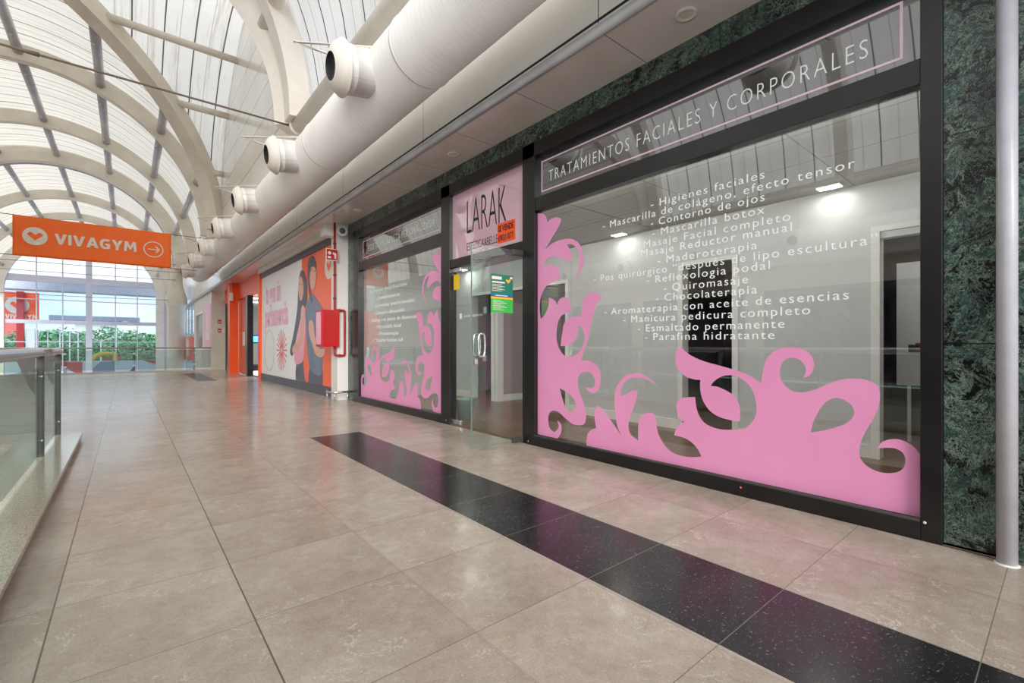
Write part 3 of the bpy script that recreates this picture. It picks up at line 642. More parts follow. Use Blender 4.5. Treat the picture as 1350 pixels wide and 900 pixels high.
# --- door
t = thing('glass_door', 'open frameless glass door leaf standing out into the walkway', 'door', (3.30, 3.80, 0), 'glass door leaves of the shop')
MB().box(2.63, 3.30, 3.795, 3.807, .02, 2.07).build('glass_leaf', 'door_glass', t)
MB().box(2.628, 2.633, 3.793, 3.809, .02, 2.07).build('polished_edge', 'bin_grey', t)
bevel(MB().box(3.16, 3.34, 3.785, 3.817, .01, .07).build('bottom_hinge', 'steel_dark', t)); bevel(MB().box(3.16, 3.34, 3.785, 3.817, 2.02, 2.08).build('top_hinge', 'steel_dark', t))
def ring(cx, y, cz, w, h, r, d=.05):
    pts = []
    for k in range(33):
        a = 2*math.pi*k/32; pts.append((cx+w*math.copysign(abs(math.cos(a))**.6, math.cos(a)), y, cz+h*math.copysign(abs(math.sin(a))**.6, math.sin(a))))
    return MB().tube(pts, r, 10, False)
h_ = ring(2.725, 3.76, 1.055, .04, .115, .011).build('handle', 'steel', t)
ring(2.725, 3.842, 1.055, .04, .115, .011).build('handle', 'steel', t)
MB().tube([(2.725, 3.75, 1.165), (2.725, 3.85, 1.165)], .008, 8).tube([(2.725, 3.75, .945), (2.725, 3.85, .945)], .008, 8).build('handle_bolt', 'steel', h_)
bevel(MB().box(2.66, 2.70, 3.785, 3.817, .86, .92).build('lock', 'steel', t))
t = thing('glass_door', 'closed frameless glass door leaf beside the small left window', 'door', (3.35, 5.28, 0), 'glass door leaves of the shop')
MB().box(GX, GX+.01, 4.54, 5.27, .02, 2.07).build('glass_leaf', 'door_glass', t)
bevel(MB().box(GX-.012, GX+.022, 5.08, 5.28, .01, .07).build('bottom_hinge', 'steel', t)); bevel(MB().box(GX-.012, GX+.022, 5.08, 5.28, 2.02, 2.08).build('top_hinge', 'steel', t))
bevel(MB().box(GX-.012, GX+.022, 4.545, 4.59, .86, .93).build('lock', 'steel', t)); bevel(MB().box(GX-.012, GX+.022, 4.545, 4.58, 1.44, 1.52).build('latch', 'steel', t))
text('centrolarak@gmail.com', fmap(5.02, 1.42), .001, 0, 1, .42, .03).build('small_lettering', 'letter', t)
MB().box(GX-.002, GX-.001, 5.06, 5.11, 1.40, 1.47).build('small_icon', 'letter', t)
# stickers on the doors
def yx(u, v): return on_x(u, v, 3.44)
t = thing('warning_sticker', 'small yellow warning sticker at the upper corner of the closed leaf', 'sticker', (GX-.004, 5.2, 1.85))
MB().box(GX-.004, GX-.002, 5.11, 5.25, 1.79, 1.99).build('sticker_sheet', 'yellow', t)
flat([[(0,0),(.07,0),(.035,.07)]], fmap(5.215, 1.84, GX-.002)).build('symbol', 'ink', t)
t = thing('door_poster', 'green and blue printed notice stuck on the open glass door leaf', 'poster', (2.98, 3.79, 1.4))
yq = 3.789
def ly(u, v):
    a, b, c = ray(u, v); s_ = yq/b; return a*s_, H+c*s_
px0, pz1 = ly(647, 360); px1, pz0 = ly(676, 413)
pw, ph = px1-px0, pz1-pz0; pb = lambda a, b, c, d, m, nm, e=.001: MB().box(px0+a*pw, px0+b*pw, yq-.001-e, yq-e, pz0+c*ph, pz0+d*ph).build(nm, m, t)
pb(0, 1, .47, 1, 'green_dark', 'green_panel'); pb(0, 1, .41, .48, 'blue', 'blue_stripe', .0015); pb(0, 1, .36, .42, 'amber', 'amber_stripe', .0015); pb(0, 1, 0, .36, 'green', 'light_green_panel')
pb(.04, .48, .86, .94, 'cloth_white', 'logo_plate', .0025); pb(.05, .62, .77, .81, 'cloth_white', 'printed_heading', .0025)
mb = MB()
for k in range(5): mb.box(px0+.05*pw, px0+(.5+.12*(k % 2))*pw, yq-.004, yq-.003, pz0+(.72-.04*k)*ph, pz0+(.733-.04*k)*ph)
for k in range(8): mb.box(px0+.08*pw, px0+(.45+.4*((k*7) % 3)/3)*pw, yq-.004, yq-.003, pz0+(.31-.034*k)*ph, pz0+(.32-.034*k)*ph)
mb.build('printed_lines', 'cloth_white', t)
flat([heart(px0+.78*pw, pz0+.84*ph, .11*pw)], lambda a, b, d: (a, yq-.004-d, b), .001).build('heart_print', 'amber', t)
pb(.86, .97, .9, .96, 'cloth_white', 'spray_print', .0025); pb(.2, .75, .435, .455, 'cloth_white', 'stripe_print', .003)
# ------------------------------------------------------------------ shop interior
XB = 5.29; ZI = 2.56
struct('floor_shop', MB().box(W, 8.2, .2, 8.72, -.2, .012), 'wood')
struct('ceiling_shop', MB().box(W+.09, 8.2, .2, 8.72, ZI, ZI+.05), 'int_ceiling')
segs_ = [(7.62, 8.72), (6.80, 6.94), (3.09, 5.02), (1.14, 2.42)]
mb = MB()
for a, b in segs_: mb.box(XB, XB+.1, a, b, 0, ZI)
for a, b in ((6.94, 7.62), (5.02, 6.80), (2.42, 3.09), (.3, 1.14)): mb.box(XB, XB+.1, a, b, 2.03, ZI)
struct('wall_shop_back', mb, 'white_wall')
struct('wall_shop_side', MB().box(W+.12, 8.2, .16, .3, 0, ZI).box(W+.12, 8.2, 8.72, 8.8, 0, ZI), 'white_wall')
struct('wall_shop_passage', MB().box(XB+.1, 8.2, 6.82, 6.9, 0, ZI), 'mauve_wall')
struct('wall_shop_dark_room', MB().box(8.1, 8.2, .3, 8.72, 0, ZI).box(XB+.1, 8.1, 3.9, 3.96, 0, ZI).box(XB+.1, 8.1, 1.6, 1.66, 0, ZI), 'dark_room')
mb = MB()
for a, b in segs_: mb.box(XB-.015, XB, a, b, .012, .13)
mb.box(XB+.1, 8.1, 6.805, 6.82, .012, .13)
struct('baseboard_shop', mb, 'white')
r_ = sroot('trim_4', (XB, 3, 0))
for a, b, z in ((6.94, 7.62, 2.03), (5.02, 6.80, 2.03), (2.42, 3.09, 2.03), (.3, 1.14, 2.09)):
    MB().box(XB-.02, XB+.12, a-.035, a+.03, .012, z+.05).box(XB-.02, XB+.12, b-.03, b+.035, .012, z+.05).box(XB-.02, XB+.12, a+.03, b-.03, z, z+.05).build('door_casing', 'white', r_)
for i, (x, y) in enumerate(((5.12, 1.46), (5.12, 3.9), (5.12, 7.7), (4.1, 5.9), (6.6, 6.0))):
    t = thing('shop_light', ['bright rectangular shop ceiling light seen through the right of the large window', 'bright rectangular shop ceiling light seen through the left of the large window', 'shop ceiling light seen through the closed door leaf', 'shop ceiling light just inside the doorway', 'light in the passage behind the shop'][i], 'light', (x, y, ZI), 'ceiling lights inside the shop')
    MB().box(x-.06, x+.06, y-.1, y+.1, ZI-.012, ZI-.001).build('frame', 'white', t); MB().box(x-.05, x+.05, y-.09, y+.09, ZI-.016, ZI-.010).build('diffuser', 'lamp', t)
    ld = bpy.data.lights.new('shop_lamp', 'AREA'); ld.size = .2; ld.energy = (1.6, 1.4, 1.8, 3, 5)[i]; ld.color = (1, .95, .88)
    lo = bpy.data.objects.new('shop_lamp', ld); col.objects.link(lo); lo.location = (x-.0, y, ZI-.03); lo.parent = None
t = thing('window_strip_light', 'slim added fill light hidden behind the head of the large shop window', 'light', (3.46, 2.1, ZI))  # unseen strips, added to brighten the shop interior
MB().box(3.44, 3.49, .7, 3.5, ZI-.014, ZI-.001).build('housing', 'white', t)
t = thing('window_strip_light', 'slim added fill light hidden behind the head of the small left shop window', 'light', (3.46, 7, ZI))
MB().box(3.44, 3.49, 5.6, 8.3, ZI-.014, ZI-.001).build('housing', 'white', t)
for y, ln, e in ((2.1, 2.8, 30), (6.95, 2.7, 15), (4.55, 1.2, 15)):  # added fill light, out of view, aimed at the shop's back wall
    ld = bpy.data.lights.new('strip_fill', 'AREA'); ld.shape = 'RECTANGLE'; ld.size = ln; ld.size_y = .03; ld.energy = e; ld.color = (1, .97, .93)
    lo = bpy.data.objects.new('strip_fill', ld); col.objects.link(lo); lo.location = (3.46, y, ZI-.022); lo.rotation_euler = Vector((1, 0, -1.6)).to_track_quat('-Z', 'Y').to_euler()
t = thing('waste_bin', 'grey plastic bin standing inside the shop door', 'bin', (3.62, 5.42, .012))
MB().lathe([(.001, .012), (.10, .012), (.135, .29), (.143, .30), (.135, .31), (.128, .30), (.095, .03), (.001, .03)], (3.66, 5.45, 0), (0,0,1), 28).build('bin_body', 'bin_grey', t)
t = thing('wall_board', 'white display board with small printed pictures in the dark back room', 'poster', (6.5, 1.0, .6))
MB().box(6.5, 6.53, .62, 1.22, .62, 1.95).box(6.505, 6.525, .7, .73, .012, .62).box(6.505, 6.525, 1.1, 1.13, .012, .62).build('board', 'white', t)
bq = lambda a, b, c, d, m, nm: MB().box(6.493, 6.4995, a, b, c, d).build(nm, m, t)
bq(.96, 1.02, 1.38, 1.47, 'ink', 'picture_frame'); bq(.8, .9, 1.36, 1.52, 'ink', 'picture_frame'); bq(.8, 1.12, .98, 1.06, 'ink', 'printed_plate'); bq(.86, 1.06, 1.0, 1.08, 'red', 'printed_fruit')
flat([circ(0, 0, .07)], lambda a, b, d: (6.497-d, .93-a, 1.18+b), .003).build('green_print', 'green', t)
ld = bpy.data.lights.new('back_room_fill', 'AREA'); ld.size = .3; ld.energy = 4; lo = bpy.data.objects.new('back_room_fill', ld); col.objects.link(lo); lo.location = (5.9, .9, 2.4)  # fill light without a fixture, added to brighten the board
# ------------------------------------------------------------------ pillar, fire equipment
XM = 3.2
struct('wall_right_pillar', MB().box(3.11, 3.5, 9.02, 9.36, 0, ZC), 'white')
t = thing('hose_cabinet', 'red fire hose cabinet with glazed front on the white pillar', 'fire cabinet', (2.95, 9.1, 1.03))
cb = MB().box(2.80, 3.12, 8.93, 9.27, 1.03, 1.73).build('cabinet_body', 'red', t); bevel(cb, .006)
MB().box(2.790, 2.80, 8.94, 9.26, 1.04, 1.72).build('cabinet_door', 'red', t)
MB().box(2.785, 2.790, 8.975, 9.235, 1.075, 1.685).build('door_glass', 'mural_pink', t)
t = thing('fire_pipe', 'dark red fire water pipe running down the white pillar with a loop', 'pipe', (3.03, 8.96, 1.6))
MB().tube([(3.05, 8.985, ZC), (3.05, 8.985, 1.76), (3.06, 8.985, 1.735), (3.08, 8.985, 1.73), (3.21, 8.985, 1.73), (3.235, 8.985, 1.72), (3.24, 8.985, 1.70), (3.24, 8.985, .89), (3.235, 8.985, .87), (3.21, 8.985, .86), (3.08, 8.985, .86), (3.055, 8.985, .87), (3.05, 8.985, .89), (3.05, 8.985, 1.03)], .021, 12).build('pipe_run', 'red_pipe', t)
for z in (2.4, 1.95, 3.0): MB().lathe([(.021, -.02), (.03, -.015), (.03, .015), (.021, .02)], (3.05, 8.985, z), (0,0,1), 14).build('coupling', 'steel_dark', t)
for x, z in ((3.14, 1.73), (3.14, .86)): MB().lathe([(.021, -.02), (.03, -.015), (.03, .015), (.021, .02)], (x, 8.985, z), (1,0,0), 14).build('coupling', 'red_pipe', t)
t = thing('fire_sign', 'square red fire hose sign with white symbol beside the pipe', 'sign', (2.98, 8.93, 2.67))
MB().box(2.87, 3.10, 8.935, 8.945, 2.66, 2.885).build('sign_border', 'white', t); MB().box(2.883, 3.087, 8.928, 8.936, 2.673, 2.872).build('sign_face', 'red', t)
flat([circ(2.935, 2.80, .032), [(2.90, 2.70), (2.96, 2.70), (2.96, 2.74), (2.90, 2.74)], [(3.0, 2.82), (3.06, 2.80), (3.055, 2.70), (3.03, 2.70), (3.02, 2.77), (2.99, 2.79)]], lambda a, b, d: (a, 8.925-d, b), .003).build('hose_symbol', 'white', t)
t = thing('loudspeaker', 'small round grey loudspeaker under the soffit at the pillar top', 'loudspeaker', (3.12, 8.9, 3.2))
MB().lathe([(.001, .0), (.03, .0), (.045, .012), (.09, .03), (.098, .025), (.098, -.01), (.07, -.09), (.065, -.16), (.001, -.16)], (3.13, 8.80, 3.22), (-.25,-1,-.1), 28).build('speaker_body', 'concrete', t)
MB().lathe([(.001, .02), (.05, .021), (.055, .016)], (3.13, 8.80, 3.22), (-.25,-1,-.1), 24).build('grille', 'steel_dark', t)
MB().tube([(3.13, 8.92, 3.24), (3.15, 9.03, 3.28)], .012, 8).build('bracket', 'concrete', t)
t = thing('junction_box', 'small white junction box under the soffit left of the red pipe', 'box', (2.95, 9.6, 3.2))
bevel(MB().box(2.9, 3.11, 9.1, 9.34, 3.17, ZC).build('box_body', 'white', t))
t = thing('bumper_rail', 'low brushed steel bumper rail at the foot of the white pillar', 'rail', (3.1, 8.85, 0))
MB().tube([(3.01, 9.3, .17), (2.94, 9.1, .17), (2.93, 8.95, .17), (2.97, 8.86, .17), (3.05, 8.83, .17), (3.32, 8.83, .17)], .022, 12).build('rail_tube', 'steel', t)
for x, y in ((3.0, 8.85), (3.24, 8.83), (2.96, 9.15)):
    MB().tube([(x, y, 0), (x, y, .16)], .012, 10).lathe([(.001, .006), (.035, .006), (.038, 0)], (x, y, 0)).build('leg', 'steel', t)
# ------------------------------------------------------------------ mural wall and gym entrance
struct('wall_right_gym', MB().box(XM+.02, XM+.16, 9.36, 16.0, 0, ZC), 'white')
struct('baseboard_gym', MB().box(XM-.02, XM+.02, 9.36, 16.0, 0, .2), 'skirting')
t = thing('wall_mural', 'large printed gym mural with a couple back to back on white and orange', 'mural', (XM, 12.7, .2))
def ml(u, v): y, z = on_x(u, v, XM); return (-y, z)
mm = lambda lift: (lambda a, b, d: (XM-lift-d, -a, b))
ysp = -ml(398, 400)[0]
MB().box(XM, XM+.02, ysp, 16.0, .2, 3.12).build('white_print', 'mural_white', t)
MB().box(XM, XM+.02, 9.36, ysp, .2, 3.12).build('orange_print', 'mural_orange', t)
Wc = lambda x, y, *c: (330+x/4.285, 310+y/4.285, *c)
def fig(nm, pts, m, lift): 
    lp = [ml(*p) for p in smooth_loop([Wc(*p) for p in pts], 4)]; lp = [(a, max(b, .205)) for a, b in lp]
    return flat([lp], mm(lift), .002).build(nm, m, t)
fig('printed_trousers', [(258,830,1),(256,780),(262,720),(275,690),(298,690),(300,730),(305,790),(313,832,1)], 'trousers', .003)
fig('printed_body', [(250,700),(255,640),(252,600),(262,540),(270,470),(275,400),(290,380),(306,400),(312,460),(312,540),(305,640),(298,710),(262,730)], 'mural_pink', .004)
fig('printed_hair', [(292,198),(308,215),(319,260),(320,330),(318,390),(300,420),(285,470),(265,560),(248,640),(240,680),(228,670),(228,640),(245,560),(258,480),(268,400),(272,300),(280,225)], 'dark_hair', .0055)
fig('printed_arm', [(290,410),(305,400),(308,470),(302,560),(285,620),(262,660),(245,670),(238,640),(262,600),(285,560),(286,480)], 'skin', .007)
fig('printed_face', [(286,232),(296,245),(303,290),(300,340),(290,370),(280,355),(274,310),(276,260)], 'skin', .009)
fig('printed_trousers', [(328,850,1),(330,790),(340,740),(375,730),(405,750),(410,800),(408,872,1)], 'trousers', .003)
fig('printed_shirt', [(335,350),(350,330),(370,350),(395,390),(412,430),(415,560),(412,640),(408,720),(400,790),(360,780),(335,740),(322,640),(316,540),(312,440),(320,380)], 'shirt', .0045)
fig('printed_arm', [(332,490),(355,485),(362,540),(375,600),(395,640),(420,640),(425,665),(400,690),(370,670),(350,610),(335,560)], 'skin', .007)
fig('printed_hair', [(348,115),(362,125),(372,160),(374,200),(366,180),(345,185),(336,260),(345,330),(352,380),(338,350),(326,260),(327,170),(335,130)], 'dark_hair', .0085)
fig('printed_face', [(345,150),(362,150),(372,190),(374,240),(366,290),(355,310),(345,300),(336,250),(334,190)], 'skin', .0075)
for (x, y) in ((284, 278), (296, 280), (346, 200), (365, 203)): fig('printed_eye', [(x-2,y),(x,y-4),(x+3,y),(x,y+4)], 'dark_hair', .0105)
for (x, y) in ((288, 335), (356, 262)): fig('printed_mouth', [(x-6,y,1),(x,y-2),(x+7,y,1),(x,y+6)], 'cloth_white' if x > 300 else 'mural_red', .0105)
def mtext(s_, u0, v0, u1, hpx, m, bold=.02):
    a = ml(u0, v0); b = ml(u1, v0); text(s_, lambda x, z, d: (XM-.004-d, -(a[0]+x), a[1]+z), .002, bold, 1, b[0]-a[0], hpx).build('printed_letters', m, t)
mtext('tu gym sin', 350.5, 401, 370, .62, 'mural_pink'); mtext('permanencia', 350, 430, 380, .62, 'mural_red' if False else 'mural_pink', .03)
c0 = ml(371.5, 461.5); rr = .55
for k in range(20):
    a = math.pi*2*k/20
    p = lambda r1, da: (c0[0]+r1*math.cos(a+da), c0[1]+r1*math.sin(a+da))
    if k == 0: burst = []
    burst.append([p(.08, -.2), p(rr, -.035), p(rr, .035), p(.08, .2)])
mb = MB()
for lp in burst: q = flat([lp], mm(.004), .002); mb.add(q.v, q.f)
mb.build('printed_starburst', 'mural_red', t)
c1 = ml(355.2, 461.5); flat([circ(*c1, .62), circ(*c1, .56)], mm(.004), .002).build('printed_ring', 'mural_mint', t)
c2 = ml(434, 351); flat([circ(c2[0], c2[1], .27), heart(c2[0], c2[1], .15)], mm(.004), .002).build('heart_logo', 'cloth_white', t)
struct('trim_5', MB().box(XM-.03, XM+.02, 9.36, 16.0, 3.12, 3.26), 'skirting')
struct('trim_6', MB().box(XM-.10, XM+.02, 9.36, 16.0, 3.26, ZC), 'white')
# portal
t = thing('gym_portal', 'bright orange entrance portal of the gym with square pillar', 'portal', (3.2, 18, 0))
MB().box(2.96, 3.24, 20.2, 20.6, 0, ZC-.002).build('portal_pillar', 'orange_paint', t)
MB().box(3.22, 3.33, 16.22, 20.2, 2.78, ZC-.002).build('portal_beam', 'orange_paint', t)
MB().box(3.22, 3.33, 20.6, 23.2, 2.82, ZC-.002).build('portal_beam', 'orange_paint', t)
MB().box(3.14, 3.33, 16.0, 16.22, 0, ZC-.002).build('portal_jamb', 'orange_paint', t)
t = thing('gym_door', 'rust coloured sliding door with black edge at the gym entrance', 'door', (3.28, 19, 0))
MB().box(3.26, 3.30, 18.25, 20.2, .05, 2.78).build('door_panel', 'rust_panel', t)
bevel(MB().box(3.16, 3.34, 18.0, 18.28, 0, 2.78).build('door_edge', 'black', t))
MB().box(3.25, 3.26, 19.0, 19.4, 1.05, 1.55).build('door_notice', 'cloth_white', t)
struct('floor_gym', MB().box(3.34, 9, 9.5, 27, -.2, 0), 'concrete')
struct('ceiling_gym', MB().box(3.34, 9, 9.5, 27, 3.0, 3.05), 'white')
struct('wall_gym_back', MB().box(3.34, 9, 27, 27.1, 0, 3).box(9, 9.1, 9.5, 27, 0, 3).box(3.34, 9, 9.4, 9.5, 0, 3).box(3.36, 3.42, 20.6, 27, 0, 3), 'white_wall')
t = thing('gym_partition', 'pale upright panel just inside the gym entrance', 'panel', (3.43, 16.56, 0))
MB().box(3.36, 3.50, 16.5, 16.62, .06, 2.7).build('panel', 'white', t); MB().box(3.35, 3.51, 16.49, 16.63, 0, .06).build('foot', 'black', t)
for i, (x, y) in enumerate(((4.0, 20.5), (4.3, 22.5))):
    t = thing('gym_light', ['nearer strip light on the gym ceiling', 'farther strip light on the gym ceiling'][i], 'light', (x, y, 2.98)); MB().box(x-.6, x+.6, y-.08, y+.08, 2.93, 2.99).build('housing', 'white', t); MB().box(x-.55, x+.55, y-.06, y+.06, 2.915, 2.93).build('diffuser', 'lamp', t)
ld = bpy.data.lights.new('gym_lamp', 'AREA'); ld.size = 2; ld.energy = 260; lo = bpy.data.objects.new('gym_lamp', ld); col.objects.link(lo); lo.location = (5.5, 20, 2.85)
t = thing('treadmill', 'black exercise machine with a blue screen inside the gym', 'exercise machine', (4.2, 22.2, 0))
MB().box(3.95, 4.55, 21.8, 23.4, .08, .2).build('deck', 'black', t); MB().box(4.0, 4.5, 21.9, 23.3, .2, .215).build('belt', 'ink', t)
MB().tube([(3.98, 22.0, .15), (4.02, 21.85, 1.25)], .035, 10).build('upright', 'black', t); MB().tube([(4.52, 22.0, .15), (4.48, 21.85, 1.25)], .035, 10).build('upright', 'black', t)
MB().box(4.0, 4.5, 21.82, 21.95, 1.15, 1.5).build('console', 'black', t); MB().box(4.05, 4.45, 21.81, 21.82, 1.2, 1.45).build('screen', 'screen', t)
# end of the walkway, right
struct('wall_end_right', MB().box(2.76, 3.27, YFE, YFE+.12, 0, ZC), 'beige_wall')
struct('trim_7', MB().box(3.27, 3.31, YFE-.02, YFE, 0, 2.9), 'steel_dark')
struct('wall_right_far', MB().box(2.76, 2.9, YFE+.12, 30.0, -4.5, .9).box(2.76, 2.9, YFE+.12, 30.0, 2.65, ZC).box(2.76, 2.9, YFE+.12, 26.2, .9, 2.65).box(2.76, 2.9, 29.3, 30, .9, 2.65), 'beige_wall')
r_ = sroot('window_20', (2.8, 27.7, .9)); MB().box(2.82, 2.83, 26.2, 29.3, .9, 2.65).build('pane', 'header_glass', r_)
MB().box(2.74, 2.84, 26.12, 26.25, .85, 2.7).box(2.74, 2.84, 29.25, 29.38, .85, 2.7).box(2.74, 2.84, 26.25, 29.25, 2.6, 2.7).box(2.74, 2.84, 26.25, 29.25, .85, .95).build('window_frame', 'white', r_)
r_ = sroot('window_21', (2.8, 32.5, 0)); MB().box(2.80, 2.81, 30, 37, -1, ZC).build('pane', 'clear_glass', r_)
mb = MB()
for y in (30, 31.7, 33.4, 35.1, 36.9): mb.box(2.75, 2.85, y, y+.08, -4.5, ZC)
mb.box(2.75, 2.85, 30, 37, 1.6, 1.68); mb.build('window_frame', 'steel', r_)
t = thing('wall_poster', 'tall pink poster on the side wall beyond the walkway end', 'poster', (2.75, 24.6, .8))
MB().box(2.745, 2.758, 23.6, 25.6, .85, 2.85).build('poster_sheet', 'mural_pink', t)
MB().box(2.741, 2.744, 24.0, 25.2, 1.3, 1.7).build('white_print', 'cloth_white', t); MB().box(2.741, 2.744, 24.4, 24.8, 1.8, 2.4).build('white_print', 'cloth_white', t)
t = thing('pink_hoarding', 'red and white hoarding beyond the far column', 'poster', (2.74, 33, 0))
MB().box(2.72, 2.745, 30.2, 36.6, .2, 1.55).build('poster_sheet', 'mural_red', t); MB().box(2.71, 2.72, 32.0, 33.5, .4, 1.4).build('white_print', 'cloth_white', t)
for i, (z, lb) in enumerate(((2.0, 'upper small red notice on the end wall'), (1.62, 'lower small red extinguisher notice on the end wall'))):
    t = thing('fire_notice', lb, 'sign', (3.05, YFE-.01, z)); MB().box(2.99, 3.12, YFE-.012, YFE-.002, z, z+.16).build('notice_sheet', 'red', t)
    MB().box(3.01, 3.10, YFE-.015, YFE-.012, z+.05, z+.09).build('white_print', 'cloth_white', t)
t = thing('paper_notice', 'white paper notice beside the lower red one', 'sign', (3.2, YFE-.01, 1.6)); MB().box(3.15, 3.24, YFE-.012, YFE-.002, 1.62, 1.8).build('notice_sheet', 'cloth_white', t)
t = thing('emergency_lamp', 'small white lamp hanging by the orange pillar top', 'lamp', (3.02, 19.8, 2.7)); bevel(MB().box(2.93, 3.03, 19.9, 20.02, 2.72, 3.02).build('lamp_body', 'white', t)); MB().tube([(2.98, 19.96, 3.02), (2.98, 19.96, ZC)], .012, 8).build('rod', 'white', t)
# ------------------------------------------------------------------ railings
t = thing('glass_railing', 'near left railing of glass panels with a thick steel handrail', 'railing', (-.6, 5, .075), 'railings of the upper floor')
ys = [7.07, 5.76, 3.6, 2.2, .4, -1.4, -3.2]
MB().tube([(-.60, 7.25, .985), (-.60, 5.78, .985)], .041, 20).build('handrail', 'steel', t); MB().tube([(-.60, 5.72, .985), (-.60, -4, .985)], .041, 20).build('handrail', 'steel', t)
MB().tube([(-.60, 5.785, .985), (-.60, 5.715, .985)], .036, 20).build('handrail_joint', 'steel_dark', t)
for i, y in enumerate(ys):
    p = MB().box(-.612, -.562, y-.008, y+.008, .075, .955)
    p.add([(-.62,y-.008,.955),(-.74,y-.008,.955),(-.66,y-.008,.70),(-.62,y-.008,.62),(-.62,y+.008,.955),(-.74,y+.008,.955),(-.66,y+.008,.70),(-.62,y+.008,.62)], [(0,1,2,3),(7,6,5,4),(0,4,5,1),(1,5,6,2),(2,6,7,3),(3,7,4,0)])
    pp = p.build('post', 'steel_dark', t)
    if i < 2:
        for z in (.22, .78): MB().lathe([(.001, .01), (.009, .01), (.009, 0)], (-.575, y-.008, z), (0,-1,0), 10).build('glass_clamp', 'steel', pp)
    if i+1 < len(ys): MB().box(-.592, -.584, ys[i+1]+.03, y-.03, .11, .86).build('glass_panel', 'rail_glass', t)
t = thing('glass_railing', 'far glass railing across the end of the walkway', 'railing', (-2, YFE+.05, 0), 'railings of the upper floor')
MB().tube([(-8, YFE+.05, .955), (2.76, YFE+.05, .955)], .028, 14).build('handrail', 'steel', t)
xs = [2.15-1.95*k for k in range(6)]
for i, x in enumerate(xs):
    pp = MB().box(x-.03, x-.012, YFE+.02, YFE+.08, 0.05, .93).box(x+.012, x+.03, YFE+.02, YFE+.08, 0.05, .93).build('post', 'steel_dark', t)
    MB().box(x-.04, x+.04, YFE+.0, YFE+.03, .72, .76).box(x-.04, x+.04, YFE+.0, YFE+.03, .25, .29).build('glass_clamp', 'steel', pp)
    if i+1 < len(xs): MB().box(xs[i+1]+.04, x-.04, YFE+.045, YFE+.053, .12, .88).build('glass_panel', 'rail_glass', t)
MB().box(xs[0]+.04, 2.74, YFE+.045, YFE+.053, .12, .88).build('glass_panel', 'rail_glass', t)
t = thing('glass_railing', 'opposite side railing across the void, seen only in reflections', 'railing', (-3.6, 1, 0), 'railings of the upper floor')
MB().tube([(-3.65, -4, .985), (-3.65, 7.3, .985)], .03, 14).build('handrail', 'steel', t)
for k in range(8): MB().box(-3.68, -3.62, -3.5+k*1.5-.01, -3.5+k*1.5+.01, 0, .96).build('post', 'steel_dark', t)
MB().box(-3.655, -3.645, -3.9, 7.2, .1, .88).build('glass_panel', 'rail_glass', t)
t = thing('glass_railing', 'short cross railing at the head of the void beyond the near railing', 'railing', (-2, 7.2, 0), 'railings of the upper floor')
MB().tube([(-3.6, 7.22, .985), (-.66, 7.22, .985)], .03, 14).build('handrail', 'steel', t); MB().box(-3.55, -.7, 7.215, 7.223, .1, .88).build('glass_panel', 'rail_glass', t)
for x in (-3.5, -2.1): MB().box(x-.01, x+.01, 7.19, 7.25, 0, .96).build('post', 'steel_dark', t)
# ------------------------------------------------------------------ far column with capital
for sx_, lb in ((2.15, 'thick round beige column with flared head at the end of the walkway'), (2*XC-2.15, 'matching round column on the far left of the hall')):
    t = thing('round_column', lb, 'column', (sx_, 32.6, -4.5), 'round columns under the thick arch')
    MB().lathe([(.43, -4.5), (.43, 3.28)], (sx_, 32.6, 0), (0,0,1), 40).build('shaft', 'beige_wall', t)
    MB().lathe([(.43, 3.28), (.47, 3.30), (.47, 3.36), (.52, 3.45), (.52, 3.75), (.36, 4.25), (.30, 4.7), (.28, 5.5)], (sx_, 32.6, 0), (0,0,1), 12).build('capital', 'arch', t)
# ------------------------------------------------------------------ end glass wall
r_ = sroot('window_30', (XC, YE, 0))
MB().box(-8.2, 2.8, YE+.02, YE+.03, -4.5, ZS).build('pane', 'clear_glass', r_)
N = 40; vs = [(XC+RV*math.cos(math.pi*k/N), YE+.025, ZS+RV*math.sin(math.pi*k/N)) for k in range(N+1)]; MB().add(vs, [tuple(range(N+1))]).build('arched_pane', 'clear_glass', r_)
def mull(x, w, z1=None, m='lilac'):
    zt = ZS+math.sqrt(max(RV**2-(x-XC)**2, 0.01)); MB().box(x-w/2, x+w/2, YE-.08, YE+.1, -4.5, zt).build('mullion', m, r_)
for x in (-5.62, -4.1, -.8, .68): mull(x, .07)
mull(-2.5, .40)
for z, h in ((6.45, .52), (2.98, .30)): MB().box(-8.0, 2.6, YE-.12, YE+.14, z-h/2, z+h/2).build('transom', 'lilac', r_)
for z, h in ((4.78, .07), (1.36, .06), (8.2, .07)):
    hw = RV if z < ZS else math.sqrt(RV**2-(z-ZS)**2); MB().box(XC-hw, XC+hw, YE-.04, YE+.06, z-h/2, z+h/2).build('transom', 'lilac', r_)
o = MB().sweep(arc_path(YE-.1), .4, (-.62, .15)).sweep([((XC+RV, YE-.1, -4.5), (1,0,0), (0,1,0)), ((XC+RV, YE-.1, ZS), (1,0,0), (0,1,0))], .4, (-.62, -.01)).sweep([((XC-RV, YE-.1, -4.5), (-1,0,0), (0,1,0)), ((XC-RV, YE-.1, ZS), (-1,0,0), (0,1,0))], .4, (-.62, -.01)).build('roof_arch', 'arch_light')
tag(o, 'pale arch frame around the end glass wall, running down to the ground', 'arch', 'arches of the glazed roof')
struct('wall_end', MB().box(2.6, 4.2, YE-.26, YE+.1, -4.5, 9).box(2.8, 2.95, 37, YE-.26, -4.5, 6), 'lilac')
